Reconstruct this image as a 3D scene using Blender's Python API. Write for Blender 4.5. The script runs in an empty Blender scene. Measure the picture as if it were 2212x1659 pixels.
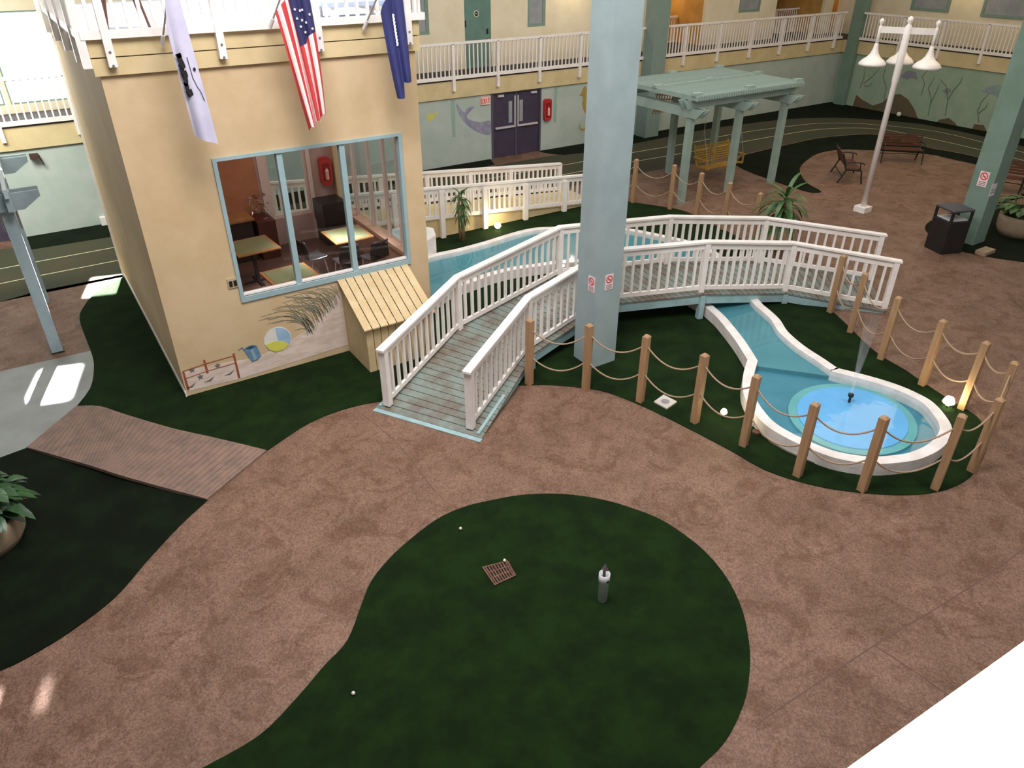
import bpy, bmesh, math, random
from mathutils import Vector, Matrix
random.seed(7)
S = bpy.context.scene
COL = S.collection
# ------------------------------------------------------------------ camera
YAW, PIT, FPX, CH = math.radians(33.2), math.radians(31.43), 1590.0, 6.5
cd = bpy.data.cameras.new('camera'); cam = bpy.data.objects.new('camera', cd); COL.objects.link(cam)
cd.sensor_width = 36; cd.lens = FPX / 2212 * 36; cd.clip_start = .02; cd.clip_end = 200
cam.location = (0, 0, CH); cam.rotation_euler = (math.pi/2 - PIT, 0, -YAW)
S.camera = cam
# ------------------------------------------------------------------ world, lights, exposure
S.view_settings.view_transform = 'Standard'; S.view_settings.look = 'None'
S.view_settings.gamma = 1; S.view_settings.use_curve_mapping = False
S.view_settings.exposure = 0.02
w = bpy.data.worlds.new('world'); S.world = w; w.use_nodes = True
w.node_tree.nodes['Background'].inputs[0].default_value = (.95, .96, .90, 1)
w.node_tree.nodes['Background'].inputs[1].default_value = .30
def area(name, loc, to, sx, sy, power, col=(1, 1, 1), spread=180):
    l = bpy.data.lights.new(name, 'AREA'); l.shape = 'RECTANGLE'; l.size = sx; l.size_y = sy
    l.energy = power; l.color = col; l.spread = math.radians(spread)
    o = bpy.data.objects.new(name, l); COL.objects.link(o); o.location = loc
    o.rotation_euler = (Vector(to) - Vector(loc)).to_track_quat('-Z', 'Y').to_euler()
    return o
area('skylight_main', (2.8, 5.6, 10.5), (4.5, 8.5, 0), 4.5, 3.5, 1150, (1, .96, .95))
area('skylight_front', (10, .5, 10.5), (9, 5.5, 0), 5, 4, 400, (1, .93, .88))
area('skylight_left', (-1.8, 16.0, 7.6), (-1.4, 21.5, 1.6), 4.0, 2.5, 340, (.98, 1, .90), 95)
area('skylight_right', (23, 11, 9.5), (23, 15, 0), 8, 6, 380, (1, .76, .42))
area('skylight_back', (13, 13, 10), (13.5, 15.5, 0), 8, 6, 620, (1, .98, .92))
SUN = Vector((-.28, -1, -1.15)).normalized()
def G0(x, y):
    d = Vector((math.sin(YAW)*math.cos(PIT), math.cos(YAW)*math.cos(PIT), -math.sin(PIT)))*FPX; r = Vector((math.cos(YAW), -math.sin(YAW), 0)); u = r.cross(d.normalized())
    d = d+r*(x-1106)-u*(y-829.5); return Vector((0, 0, CH))+d*(-CH/d.z)
def beam(name, hit, sx, sy, power, dist=7.0):
    loc = Vector(hit) - SUN * dist
    l = area(name, loc, hit, sx, sy, power, (1, .96, .97), 1.5)
    return l
beam('sun_beam_floor', (-.665, 13.12, 0), .62, .85, 110, 8)
beam('sun_beam_corner', G0(-48, 1570), .14, .55, 14, 8)
beam('sun_beam_streak', G0(95, 1500), .02, .28, .35, 8)
beam('sun_beam_turf', (.66, 17.15, 0), .62, .8, 110, 6)
area('sun_roof', (3.2, 14.4, 8.6), (3.2, 14.2, 5.4), 3.6, 4.6, 260, (1, .98, .97), 60)
area('sun_beam_rail', (1.0, -.4, 9.0), (1.0, .02, 5.75), 1.5, .8, 80, (1, .97, .98), 25)

# ------------------------------------------------------------------ pixel -> plane helpers (photo 2212x1659)
fw = Vector((math.sin(YAW)*math.cos(PIT), math.cos(YAW)*math.cos(PIT), -math.sin(PIT)))
rt = Vector((math.cos(YAW), -math.sin(YAW), 0)); up = rt.cross(fw)
def ray(x, y): return fw*FPX + rt*(x-1106) - up*(y-829.5)
O = Vector((0, 0, CH))
def G(x, y, z=0):
    d = ray(x, y); return O + d*((z-CH)/d.z)
def PY(p, x, y):
    d = ray(x, y); return O + d*(p/d.y)
def PX(p, x, y):
    d = ray(x, y); return O + d*(p/d.x)
# ------------------------------------------------------------------ materials
def lin(h):
    v = [c/255 for c in h] if isinstance(h, tuple) else [int(h.lstrip('#')[i:i+2], 16)/255 for i in (0, 2, 4)]
    return tuple((c/12.92 if c <= .04045 else ((c+.055)/1.055)**2.4) for c in v)
MATS = {}
KEEP = ('white_paint', 'curb_paint', 'flag_white', 'pvc', 'roof_deck', 'golf_white', 'deck_carpet', 'black_metal', 'dark_void')
def mat(name, col, rough=.6, col2=None, scale=6, bump=0, bscale=60, metal=0, spec=.5, detail=6, lo=.4, hi=.62, emit=0, stretch=None):
    if name in MATS: return MATS[name]
    m = bpy.data.materials.new(name); m.use_nodes = True; MATS[name] = m
    nt = m.node_tree; b = nt.nodes['Principled BSDF']; L = nt.links
    k = 1.0 if name in KEEP else 1.22
    c = tuple(min(.85, x*k) for x in lin(col))
    b.inputs['Base Color'].default_value = (*c, 1); b.inputs['Roughness'].default_value = rough
    b.inputs['Metallic'].default_value = metal; b.inputs['Specular IOR Level'].default_value = spec
    tc = nt.nodes.new('ShaderNodeTexCoord'); src = tc.outputs['Object']
    if stretch:
        mp = nt.nodes.new('ShaderNodeMapping'); mp.inputs['Scale'].default_value = stretch
        L.new(src, mp.inputs[0]); src = mp.outputs[0]
    n = nt.nodes.new('ShaderNodeTexNoise'); n.inputs['Scale'].default_value = scale; n.inputs['Detail'].default_value = detail
    n.inputs['Roughness'].default_value = .62
    L.new(src, n.inputs['Vector'])
    r = nt.nodes.new('ShaderNodeValToRGB'); r.color_ramp.elements[0].position = lo; r.color_ramp.elements[1].position = hi
    c2 = tuple(min(.85, x*k) for x in lin(col2)) if col2 else tuple(x*.93 for x in c)
    r.color_ramp.elements[0].color = (*c, 1); r.color_ramp.elements[1].color = (*c2, 1)
    L.new(n.outputs['Fac'], r.inputs[0]); L.new(r.outputs[0], b.inputs['Base Color'])
    if bump:
        n2 = nt.nodes.new('ShaderNodeTexNoise'); n2.inputs['Scale'].default_value = bscale; n2.inputs['Detail'].default_value = 4
        L.new(src, n2.inputs['Vector'])
        bp = nt.nodes.new('ShaderNodeBump'); bp.inputs['Strength'].default_value = bump; bp.inputs['Distance'].default_value = .01
        L.new(n2.outputs['Fac'], bp.inputs['Height']); L.new(bp.outputs[0], b.inputs['Normal'])
    if emit:
        b.inputs['Emission Color'].default_value = (*c, 1); b.inputs['Emission Strength'].default_value = emit
    return m
def path_material():
    m = mat('path_concrete', (116, 89, 75), .55, (97, 73, 58), 1.3, .35, 140, detail=9, lo=.36, hi=.66, spec=.35)
    nt = m.node_tree; L = nt.links; b = nt.nodes['Principled BSDF']; ramp = b.inputs['Base Color'].links[0].from_node
    tc = [n for n in nt.nodes if n.type == 'TEX_COORD'][0]
    # brown seepage stains
    n = nt.nodes.new('ShaderNodeTexNoise'); n.inputs['Scale'].default_value = 2.1; n.inputs['Detail'].default_value = 10; n.inputs['Roughness'].default_value = .72; n.inputs['Distortion'].default_value = 1.1
    L.new(tc.outputs['Object'], n.inputs['Vector'])
    r = nt.nodes.new('ShaderNodeValToRGB'); r.color_ramp.elements[0].position = .49; r.color_ramp.elements[1].position = .60
    r.color_ramp.elements[0].color = (0, 0, 0, 1); r.color_ramp.elements[1].color = (.6, .6, .6, 1)
    L.new(n.outputs['Fac'], r.inputs[0])
    mx = nt.nodes.new('ShaderNodeMix'); mx.data_type = 'RGBA'; L.new(r.outputs[0], mx.inputs['Factor'])
    L.new(ramp.outputs[0], mx.inputs['A']); mx.inputs['B'].default_value = (*lin((88, 58, 38)), 1)
    # exposed aggregate: small light and dark pebbles
    v = nt.nodes.new('ShaderNodeTexVoronoi'); v.inputs['Scale'].default_value = 62; L.new(tc.outputs['Object'], v.inputs['Vector'])
    mm = nt.nodes.new('ShaderNodeMix'); mm.data_type = 'RGBA'; mm.blend_type = 'OVERLAY'; mm.inputs['Factor'].default_value = .42
    bw = nt.nodes.new('ShaderNodeRGBToBW'); L.new(v.outputs['Color'], bw.inputs[0])
    L.new(mx.outputs['Result'], mm.inputs['A']); L.new(bw.outputs[0], mm.inputs['B'])
    L.new(mm.outputs['Result'], b.inputs['Base Color'])
    return m
PATH = path_material()
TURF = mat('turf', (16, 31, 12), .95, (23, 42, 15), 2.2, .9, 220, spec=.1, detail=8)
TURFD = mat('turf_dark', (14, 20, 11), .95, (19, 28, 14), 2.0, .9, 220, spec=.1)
TRACK = mat('track_rubber', (54, 58, 44), .8, (64, 60, 44), .5, .2, 120, spec=.3)
LINE = mat('track_line', '#b9b694', .8)
PALE = mat('pale_concrete', (122, 125, 124), .45, (110, 113, 110), 1.6, .3, 130)
JOINT = mat('joint_dark', '#5e483f', .9)
WHITE = mat('white_paint', '#f0e8e4', .38, '#e6dcd8', 3, .08, 40)
TAN = mat('tan_block', (187, 165, 133), .75, (179, 156, 122), 1.2, .25, 90, spec=.25)
TAND = mat('tan_fascia', (190, 172, 134), .7, (180, 162, 124), 2, .1, 40, spec=.25)
CREAM = mat('cream_wall', '#d4c8b0', .75, '#ccbfa5', 1.5, .2, 80, spec=.25)
AQUA = mat('aqua_wall', (162, 170, 164), .75, (151, 162, 155), 1.3, .2, 80, spec=.25)
AQUAD = mat('mural_wall', '#8b9a8a', .8, '#7f9483', 1.4, .2, 80, spec=.25)
BLUE = mat('blue_column', (140, 156, 159), .6, (133, 149, 152), 2, .15, 70)
GREENB = mat('green_column', (106, 128, 117), .6, (98, 121, 108), 2, .15, 70)
SAGE = mat('pergola_paint', (136, 152, 145), .6, (122, 142, 134), 3, .1, 50)
GREY = mat('pergola_grey', '#93a3a9', .6, '#87979d', 3, .1, 50)
DECK = mat('deck_boards', (114, 124, 118), .65, (100, 90, 80), 2.4, .3, 60, detail=7, lo=.40, hi=.60)
STRING = mat('deck_beam', '#8ba6ab', .6, '#7f999c', 4, .1, 50)
POSTW = mat('post_wood', (156, 124, 92), .7, (140, 108, 78), 9, .25, 60, stretch=(1, 1, .15))
ROPE = mat('rope', '#a08872', .85, '#8b7460', 60)
WOODW = mat('boardwalk_wood', (122, 98, 86), .75, (104, 86, 78), 5, .3, 60)
SHED = mat('crate_boards', (188, 167, 130), .65, (179, 157, 118), 5, .15, 50)
BLACK = mat('black_metal', (24, 23, 26), .45, (30, 28, 29), 6)
DARKWOOD = mat('dark_wood', '#5a3a24', .55, '#43291a', 8, .1, 50, stretch=(.3, 1, 1))
REDWOOD = mat('bench_slat', (84, 46, 32), .55, (66, 38, 26), 8)
YELLOWW = mat('swing_wood', '#b08a38', .6, '#9a7630', 8)
PURPLE = mat('purple_door_paint', (58, 50, 68), .55, (52, 45, 61), 3)
GREEND = mat('green_door_paint', '#5b7a70', .55, '#54726a', 3)
GFRAME = mat('green_frame', '#71867c', .6)
STEEL = mat('steel', '#a9a9ad', .3, metal=.9)
RED = mat('red_cabinet', '#a8262a', .4)
GREYW = mat('grey_glass', '#8f9094', .25, '#7f8488', 2)
BWAY = mat('breezeway_wall', '#b98f4e', .7, '#a97f42', 2)
LEAF = mat('leaf', (34, 62, 34), .4, (46, 80, 44), 5)
LEAFD = mat('leaf_dark', '#2c4a22', .45, '#3b5c2c', 5)
TRUNK = mat('trunk', '#8d7a58', .8, '#6d5a3e', 12)
CLAY = mat('planter_concrete', (140, 122, 100), .8, (130, 111, 92), 5, .3, 90)
SOIL = mat('soil', '#2c2118', .95)
PVC = mat('pvc', '#cfcfd4', .4, '#b9bcb8', 6)
RUST = mat('rust_iron', '#6d4a3a', .8, '#4d3227', 20, .3, 80)
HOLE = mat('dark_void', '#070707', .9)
POOLT = mat('pool_teal', (64, 124, 136), .5, (58, 116, 128), 1.3)
POOLB = mat('pool_blue', '#35778b', .5, '#2e6f83', 2)
DISCO = mat('pool_disc_rim', '#62a0a4', .5, '#57959a', 2)
DISCI = mat('pool_disc_blue', '#5fa3d6', .5, '#589ccf', 2)
CURB = mat('curb_paint', (234, 228, 226), .45, (220, 211, 207), 4, .3, 30)
ORANGE = mat('interior_orange', '#a8714d', .7, '#9a6544', 2)
MAUVE = mat('interior_mauve', (176, 150, 142), .7, (166, 140, 132), 2)
DFLOOR = mat('interior_floor', '#5a4138', .3, '#4a342c', 3, stretch=(1, 6, 1))
TTOP = mat('table_green', '#77775a', .35, '#6d7350', 5)
TWOOD = mat('table_edge', '#96683e', .4, '#8a5e36', 8)
INTWHITE = mat('interior_trim', '#cdb9b2', .5)
SILL = mat('interior_sill', '#b08c76', .5)
def glass(name, tint=(1, 1, 1), ref=.06, rough=.02):
    m = bpy.data.materials.new(name); m.use_nodes = True; nt = m.node_tree; nt.nodes.clear()
    o = nt.nodes.new('ShaderNodeOutputMaterial'); t = nt.nodes.new('ShaderNodeBsdfTransparent'); t.inputs[0].default_value = (*tint, 1)
    g = nt.nodes.new('ShaderNodeBsdfGlossy'); g.inputs['Roughness'].default_value = rough
    lw_ = nt.nodes.new('ShaderNodeLayerWeight'); f = nt.nodes.new('ShaderNodeMath'); f.operation = 'POWER'; f.inputs[1].default_value = 4.0
    nt.links.new(lw_.outputs['Facing'], f.inputs[0])
    a = nt.nodes.new('ShaderNodeMath'); a.operation = 'MULTIPLY_ADD'; a.inputs[1].default_value = .7; a.inputs[2].default_value = ref
    mx = nt.nodes.new('ShaderNodeMixShader')
    nt.links.new(f.outputs[0], a.inputs[0]); nt.links.new(a.outputs[0], mx.inputs[0])
    nt.links.new(t.outputs[0], mx.inputs[1]); nt.links.new(g.outputs[0], mx.inputs[2]); nt.links.new(mx.outputs[0], o.inputs[0])
    if name == 'water':
        n = nt.nodes.new('ShaderNodeTexNoise'); n.inputs['Scale'].default_value = 7; b = nt.nodes.new('ShaderNodeBump'); b.inputs['Strength'].default_value = .12; b.inputs['Distance'].default_value = .02
        nt.links.new(n.outputs['Fac'], b.inputs['Height']); nt.links.new(b.outputs[0], g.inputs['Normal'])
    MATS[name] = m; return m
GLASS = glass('window_glass', (.93, .95, .95), .015)
WATER = glass('water', (.93, .99, .995), .02, .04)
def spray_mat():
    m = bpy.data.materials.new('spray'); m.use_nodes = True; nt = m.node_tree; nt.nodes.clear()
    o = nt.nodes.new('ShaderNodeOutputMaterial'); t = nt.nodes.new('ShaderNodeBsdfTransparent'); d = nt.nodes.new('ShaderNodeBsdfDiffuse')
    d.inputs[0].default_value = (.95, .95, .95, 1); mx = nt.nodes.new('ShaderNodeMixShader')
    tc = nt.nodes.new('ShaderNodeTexCoord'); sp = nt.nodes.new('ShaderNodeSeparateXYZ'); nt.links.new(tc.outputs['Generated'], sp.inputs[0])
    r = nt.nodes.new('ShaderNodeMapRange'); r.inputs[1].default_value = 0; r.inputs[2].default_value = 1; r.inputs[3].default_value = .30; r.inputs[4].default_value = .02
    n = nt.nodes.new('ShaderNodeTexNoise'); n.inputs['Scale'].default_value = 9
    mp = nt.nodes.new('ShaderNodeMapping'); mp.inputs['Scale'].default_value = (1, 1, .1); nt.links.new(tc.outputs['Generated'], mp.inputs[0]); nt.links.new(mp.outputs[0], n.inputs['Vector'])
    mu = nt.nodes.new('ShaderNodeMath'); mu.operation = 'MULTIPLY'
    nt.links.new(sp.outputs['Z'], r.inputs[0]); nt.links.new(r.outputs[0], mu.inputs[0]); nt.links.new(n.outputs['Fac'], mu.inputs[1]); 
    nt.links.new(mu.outputs[0], mx.inputs[0]); nt.links.new(t.outputs[0], mx.inputs[1]); nt.links.new(d.outputs[0], mx.inputs[2]); nt.links.new(mx.outputs[0], o.inputs[0])
    return m
SPRAY = spray_mat()
def emis(name, col, k):
    m = bpy.data.materials.new(name); m.use_nodes = True; b = m.node_tree.nodes['Principled BSDF']
    b.inputs['Base Color'].default_value = (*col, 1); b.inputs['Emission Color'].default_value = (*col, 1); b.inputs['Emission Strength'].default_value = k
    MATS[name] = m; return m
DAY = emis('daylit_glass', (.97, 1, .96), 5.0)
BULB = emis('bulb', (1, .86, .5), 40)

# ------------------------------------------------------------------ mesh builder
class MB:
    def __init__(s): s.v = []; s.f = []; s.uv = None
    def add(s, vs, fs):
        n = len(s.v); s.v += [tuple(v) for v in vs]; s.f += [tuple(i+n for i in f) for f in fs]; return s
    def box(s, x0, x1, y0, y1, z0, z1):
        return s.add([(x0,y0,z0),(x1,y0,z0),(x1,y1,z0),(x0,y1,z0),(x0,y0,z1),(x1,y0,z1),(x1,y1,z1),(x0,y1,z1)],
                     [(0,3,2,1),(4,5,6,7),(0,1,5,4),(1,2,6,5),(2,3,7,6),(3,0,4,7)])
    def bar(s, p, q, w, h, upv=(0, 0, 1)):
        p = Vector(p); q = Vector(q); d = (q-p).normalized(); u = Vector(upv)
        if abs(d.dot(u)) > .98: u = Vector((0, 1, 0))
        a = d.cross(u).normalized()*w/2; b = a.cross(d).normalized()*h/2
        vs = [p-a-b, p+a-b, p+a+b, p-a+b, q-a-b, q+a-b, q+a+b, q-a+b]
        return s.add(vs, [(0,1,2,3),(7,6,5,4),(4,5,1,0),(5,6,2,1),(6,7,3,2),(7,4,0,3)])
    def quad(s, pts): return s.add(pts, [tuple(range(len(pts)))])
    def slab(s, top, th, nrm=(0, 0, 1)):
        n = len(top); d = Vector(nrm)*th; vs = [Vector(p) for p in top] + [Vector(p)-d for p in top]
        fs = [tuple(range(n)), tuple(range(2*n-1, n-1, -1))] + [(i, i+n, (i+1) % n+n, (i+1) % n) for i in range(n)]
        return s.add(vs, fs)
    def tube(s, pts, r, n=6, closed=False):
        pts = [Vector(p) for p in pts]; m = len(pts); rs = r if isinstance(r, (list, tuple)) else [r]*m
        vs = []; ref = None
        for i, p in enumerate(pts):
            t = (pts[min(i+1, m-1)] - pts[max(i-1, 0)]).normalized()
            if ref is None: ref = Vector((0, 0, 1)) if abs(t.z) < .9 else Vector((1, 0, 0))
            a = t.cross(ref).normalized(); b = a.cross(t); ref = b
            for k in range(n):
                an = 2*math.pi*k/n; vs.append(p + (a*math.cos(an)+b*math.sin(an))*rs[i])
        fs = [(i*n+k, i*n+(k+1) % n, (i+1)*n+(k+1) % n, (i+1)*n+k) for i in range(m-1) for k in range(n)]
        fs += [tuple(range(n-1, -1, -1)), tuple(range((m-1)*n, m*n))]
        return s.add(vs, fs)
    def lathe(s, c, prof, n=20, cap=True):
        vs = [(c[0]+r*math.cos(2*math.pi*k/n), c[1]+r*math.sin(2*math.pi*k/n), c[2]+z) for r, z in prof for k in range(n)]
        m = len(prof)
        fs = [(i*n+k, i*n+(k+1) % n, (i+1)*n+(k+1) % n, (i+1)*n+k) for i in range(m-1) for k in range(n)]
        if cap: fs += [tuple(range(n-1, -1, -1)), tuple(range((m-1)*n, m*n))]
        return s.add(vs, fs)
    def sweep(s, pts, w, h, dz=0):
        """rectangular rail along a polyline, plumb sides, mitred"""
        pts = [Vector(p) for p in pts]; m = len(pts); vs = []
        for i, p in enumerate(pts):
            d0 = (pts[i]-pts[i-1]) if i else (pts[1]-pts[0]); d1 = (pts[i+1]-pts[i]) if i < m-1 else d0
            n0 = Vector((-d0.y, d0.x, 0)).normalized(); n1 = Vector((-d1.y, d1.x, 0)).normalized()
            nn = (n0+n1).normalized(); k = 1/max(.4, nn.dot(n0)); a = nn*(w/2*k)
            z = Vector((0, 0, h/2)); c = p+Vector((0, 0, dz))
            vs += [c-a-z, c+a-z, c+a+z, c-a+z]
        fs = [(i*4+k, i*4+(k+1) % 4, (i+1)*4+(k+1) % 4, (i+1)*4+k) for i in range(m-1) for k in range(4)]
        fs += [(3, 2, 1, 0), (m*4-4, m*4-3, m*4-2, m*4-1)]
        return s.add(vs, fs)
    def mesh(s, name, m, smooth=False):
        me = bpy.data.meshes.new(name); me.from_pydata([tuple(v) for v in s.v], [], s.f)
        b = bmesh.new(); b.from_mesh(me); bmesh.ops.recalc_face_normals(b, faces=b.faces); b.to_mesh(me); b.free()
        if smooth:
            for p in me.polygons: p.use_smooth = True
        me.materials.append(m); return me
    def build(s, name, m, parent=None, smooth=False, bevel=0, **kw):
        return put(name, s.mesh(name, m, smooth), parent, bevel, **kw)
def put(name, me, parent=None, bevel=0, loc=None, kind=None, label=None, cat=None, group=None):
    o = bpy.data.objects.new(name, me); COL.objects.link(o)
    if loc is not None: o.location = loc
    if parent is not None:
        o.parent = parent; base = parent
        while base.parent is not None: base = base.parent
        if parent.type == 'EMPTY': o.matrix_parent_inverse = Matrix.Translation(-Vector(parent.location))
    if bevel:
        b = o.modifiers.new('bevel', 'BEVEL'); b.width = bevel; b.segments = 2; b.limit_method = 'ANGLE'
    if kind: o['kind'] = kind
    if label: o['label'] = label
    if cat: o['category'] = cat
    if group: o['group'] = group
    return o
def thing(name, label, cat, loc=(0, 0, 0), group=None):
    o = bpy.data.objects.new(name, None); COL.objects.link(o); o.location = loc; o.empty_display_size = .2
    o['label'] = label; o['category'] = cat
    if group: o['group'] = group
    return o
def copytree(o, label, loc, rz=0, parent=None):
    c = o.copy(); COL.objects.link(c)
    if parent is None:
        c['label'] = label; c.location = loc; c.rotation_euler = (0, 0, rz)
    else: c.parent = parent
    for ch in list(o.children): copytree(ch, None, None, 0, c)
    return c
UNIT = {}
def box_mesh(name, m, sx, sy, sz):
    k = (name, m.name, round(sx, 3), round(sy, 3), round(sz, 3))
    if k not in UNIT: UNIT[k] = MB().box(-sx/2, sx/2, -sy/2, sy/2, 0, sz).mesh(name, m)
    return UNIT[k]
def smooth(pts, n=5):
    pts = [Vector(p) for p in pts]; out = []
    for i in range(len(pts)-1):
        p0 = pts[max(i-1, 0)]; p1 = pts[i]; p2 = pts[i+1]; p3 = pts[min(i+2, len(pts)-1)]
        for k in range(n):
            t = k/n
            out.append(.5*((2*p1)+(p2-p0)*t+(2*p0-5*p1+4*p2-p3)*t*t+(3*p1-p0-3*p2+p3)*t**3))
    out.append(pts[-1]); return out
def gs(px, z=0, n=4): return smooth([G(x, y, z) for x, y in px], n)
def Z(pts, z): return [Vector((p[0], p[1], z)) for p in pts]

# ================================================================== SETTING: floor
floor = MB().box(-14, 34, -6, 27, -.1, 0).build('floor', PATH, kind='structure')
def ground(name, pts, m, z=.012, th=.03):
    return MB().slab(Z(pts, z), th).build(name, m, floor)
# turf blobs ---------------------------------------------------------
t1 = [(440,1659),(560,1590),(640,1510),(700,1440),(750,1385),(780,1310),(800,1260),(830,1220),(870,1180),(940,1125),(1000,1097),(1060,1082),(1130,1070),(1210,1068),(1290,1078),(1360,1097),(1430,1125),(1490,1165),(1530,1200),(1570,1250),(1600,1310),(1615,1370),(1620,1430),(1612,1500),(1590,1560),(1560,1610),(1510,1659),(1440,1730),(1200,1800),(900,1830),(560,1800),(330,1720)]
ground('turf', gs(t1 + [t1[0]], 0, 4)[:-1], TURF)
t2 = gs([(60,968),(150,998),(260,1035),(350,1058),(450,1080)], 0, 4)[:-1] + gs([(450,1080),(390,1135),(320,1210),(250,1290),(160,1360),(80,1410),(0,1450),(-150,1500)], 0, 4) + gs([(-400,1500),(-400,1120),(0,990),(60,968)], 0, 1)[:-1]
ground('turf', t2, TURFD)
t3 = gs([(262,602),(210,630),(180,665),(172,690),(185,730),(200,770),(203,800),(195,840),(163,882)], 0, 3)[:-1] \
   + gs([(163,882),(215,885),(270,905),(370,935),(470,955),(575,976)], 0, 3)[:-1] \
   + gs([(575,976),(650,925),(700,900),(760,880),(820,868),(1000,842),(1130,833),(1200,833),(1290,843),(1350,862),(1420,893),(1500,933),(1580,975),(1650,1015),(1733,1043),(1816,1060),(1927,1070),(2010,1066),(2066,1050),(2105,1022),(2127,980),(2132,947),(2116,908),(2093,889),(2060,870),(1991,825),(1955,800),(1899,767),(1858,731),(1830,703),(1800,675)], 0, 3)[:-1] \
   + gs([(1800,675),(1680,570),(1601,517),(1540,485),(1482,458),(1442,449),(1358,436)], 0, 3) + [Vector((13.2, 15.8, 0)), Vector((6.5, 16.0, 0)), Vector((1.14, 16.0, 0)), Vector((1.12, 17.5, 0))]
ground('turf', t3, TURF)
t4 = gs([(1603,337),(1654,324),(1720,309),(1770,299),(1846,292),(1900,293),(2003,319),(2047,327),(2093,336),(2130,346)], 0, 3)[:-1] + gs([(2112,356),(2047,342),(2005,333),(1904,326),(1862,324),(1816,323),(1769,331),(1742,347),(1728,363),(1731,380),(1746,398),(1776,413)], 0, 3)[:-1] + gs([(1774,415),(1757,417),(1720,408),(1654,385),(1608,367),(1586,354)], 0, 2)
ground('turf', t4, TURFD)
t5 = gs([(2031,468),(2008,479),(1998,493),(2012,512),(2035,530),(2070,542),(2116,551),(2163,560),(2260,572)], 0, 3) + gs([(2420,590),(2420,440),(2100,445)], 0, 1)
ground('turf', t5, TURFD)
# running track ------------------------------------------------------
trk_out = [(-150,555),(40,535),(240,505),(1166,341),(1217,334),(1285,325),(1368,310),(1449,294),(1535,277),(1603,268),(1694,257),(1770,254),(1846,255),(1989,267),(2140,298),(2212,318),(2300,345)]
trk_in = [(-150,680),(0,652),(86,629),(175,614),(1290,391),(1368,376),(1431,365),(1502,353),(1603,334),(1654,322),(1720,307),(1770,297),(1846,290),(1900,291),(2003,317),(2047,325),(2093,334),(2160,350),(2212,362),(2300,390)]
ground('track', gs(trk_out, 0, 2) + gs(trk_in, 0, 2)[::-1], TRACK, .006)
def ribbon(name, px, wd, m, z):
    p = gs(px, 0, 3); a = []; b = []
    for i in range(len(p)):
        d = p[min(i+1, len(p)-1)]-p[max(i-1, 0)]; n = Vector((-d.y, d.x, 0)).normalized()*wd/2
        a.append(p[i]+n); b.append(p[i]-n)
    mb = MB()
    for i in range(len(p)-1): mb.quad([(q.x, q.y, z) for q in (a[i], a[i+1], b[i+1], b[i])])
    return mb.build(name, m, floor)
l1 = [(-150,610),(0,582),(249,535),(1285,345),(1368,330),(1492,309),(1593,288.6),(1694,274.7),(1770,267),(1846,267),(1900,271),(1917,272),(2024,285),(2135,311),(2230,335)]
l2 = [(-150,644),(0,614),(257,563),(1285,365),(1365,350.6),(1467,333),(1588,310),(1694,291),(1770,280),(1846,277),(1900,279.7),(1915,281),(2024,303),(2124,326),(2230,352)]
ribbon('track_line', l1, .042, LINE, .012); ribbon('track_line', l2, .042, LINE, .012)
# dark turf strips along the walls -------------------------------------
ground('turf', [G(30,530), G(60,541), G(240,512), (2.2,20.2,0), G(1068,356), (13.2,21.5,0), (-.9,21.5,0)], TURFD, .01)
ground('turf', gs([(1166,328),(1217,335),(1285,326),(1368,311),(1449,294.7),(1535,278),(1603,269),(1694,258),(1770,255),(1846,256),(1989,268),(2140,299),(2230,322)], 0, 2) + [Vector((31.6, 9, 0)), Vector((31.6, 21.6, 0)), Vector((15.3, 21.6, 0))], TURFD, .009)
# pale concrete pad on the left ----------------------------------------
ground('concrete_pad', gs([(200,757),(206,790),(195,840),(163,882)], 0, 3) + gs([(60,968),(0,990),(-420,1110),(-420,860),(0,803),(100,780),(200,757)], 0, 1)[:-1], PALE, .005)
# saw-cut joints ---------------------------------------------------------
for px in ([(780,893),(850,950),(900,1010),(940,1062)], [(2300,1120),(2100,1265),(1890,1393),(1640,1560)], [(1890,1395),(1960,1440),(2060,1510)],
           [(2040,640),(2130,665),(2212,690)]):
    ribbon('joint', px, .013, JOINT, .003)

# ================================================================== SETTING: walls
def wall(name, mb, m, **k): return mb.build(name, m, kind='structure', **k)
YB, XR = 21.5, 31.35
wall_back = wall('wall_back', MB().box(-8, 13.25, YB, YB+.2, 0, 2.12).box(15.24, 31.8, YB, YB+.2, 0, 2.12).box(13.25, 15.24, YB, YB+.2, 2.08, 2.12), AQUA)
MB().box(-8, 31.4, YB-.07, YB+.2, 2.10, 2.60).build('fascia', TAND, wall_back)
MB().box(-8, 33, YB-.05, YB+4.3, 2.60, 2.64).build('deck', mat('deck_carpet', '#3f3a3c', .9), wall_back)
wall_right = wall('wall_right', MB().box(XR, XR+.2, 6, YB, 0, 2.12), AQUAD)
MB().box(XR-.07, XR+.2, 6, YB, 2.10, 2.60).build('fascia', TAND, wall_right)
MB().box(XR-.05, 33.2, 6, YB, 2.60, 2.64).build('deck', MATS['deck_carpet'], wall_right)
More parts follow.
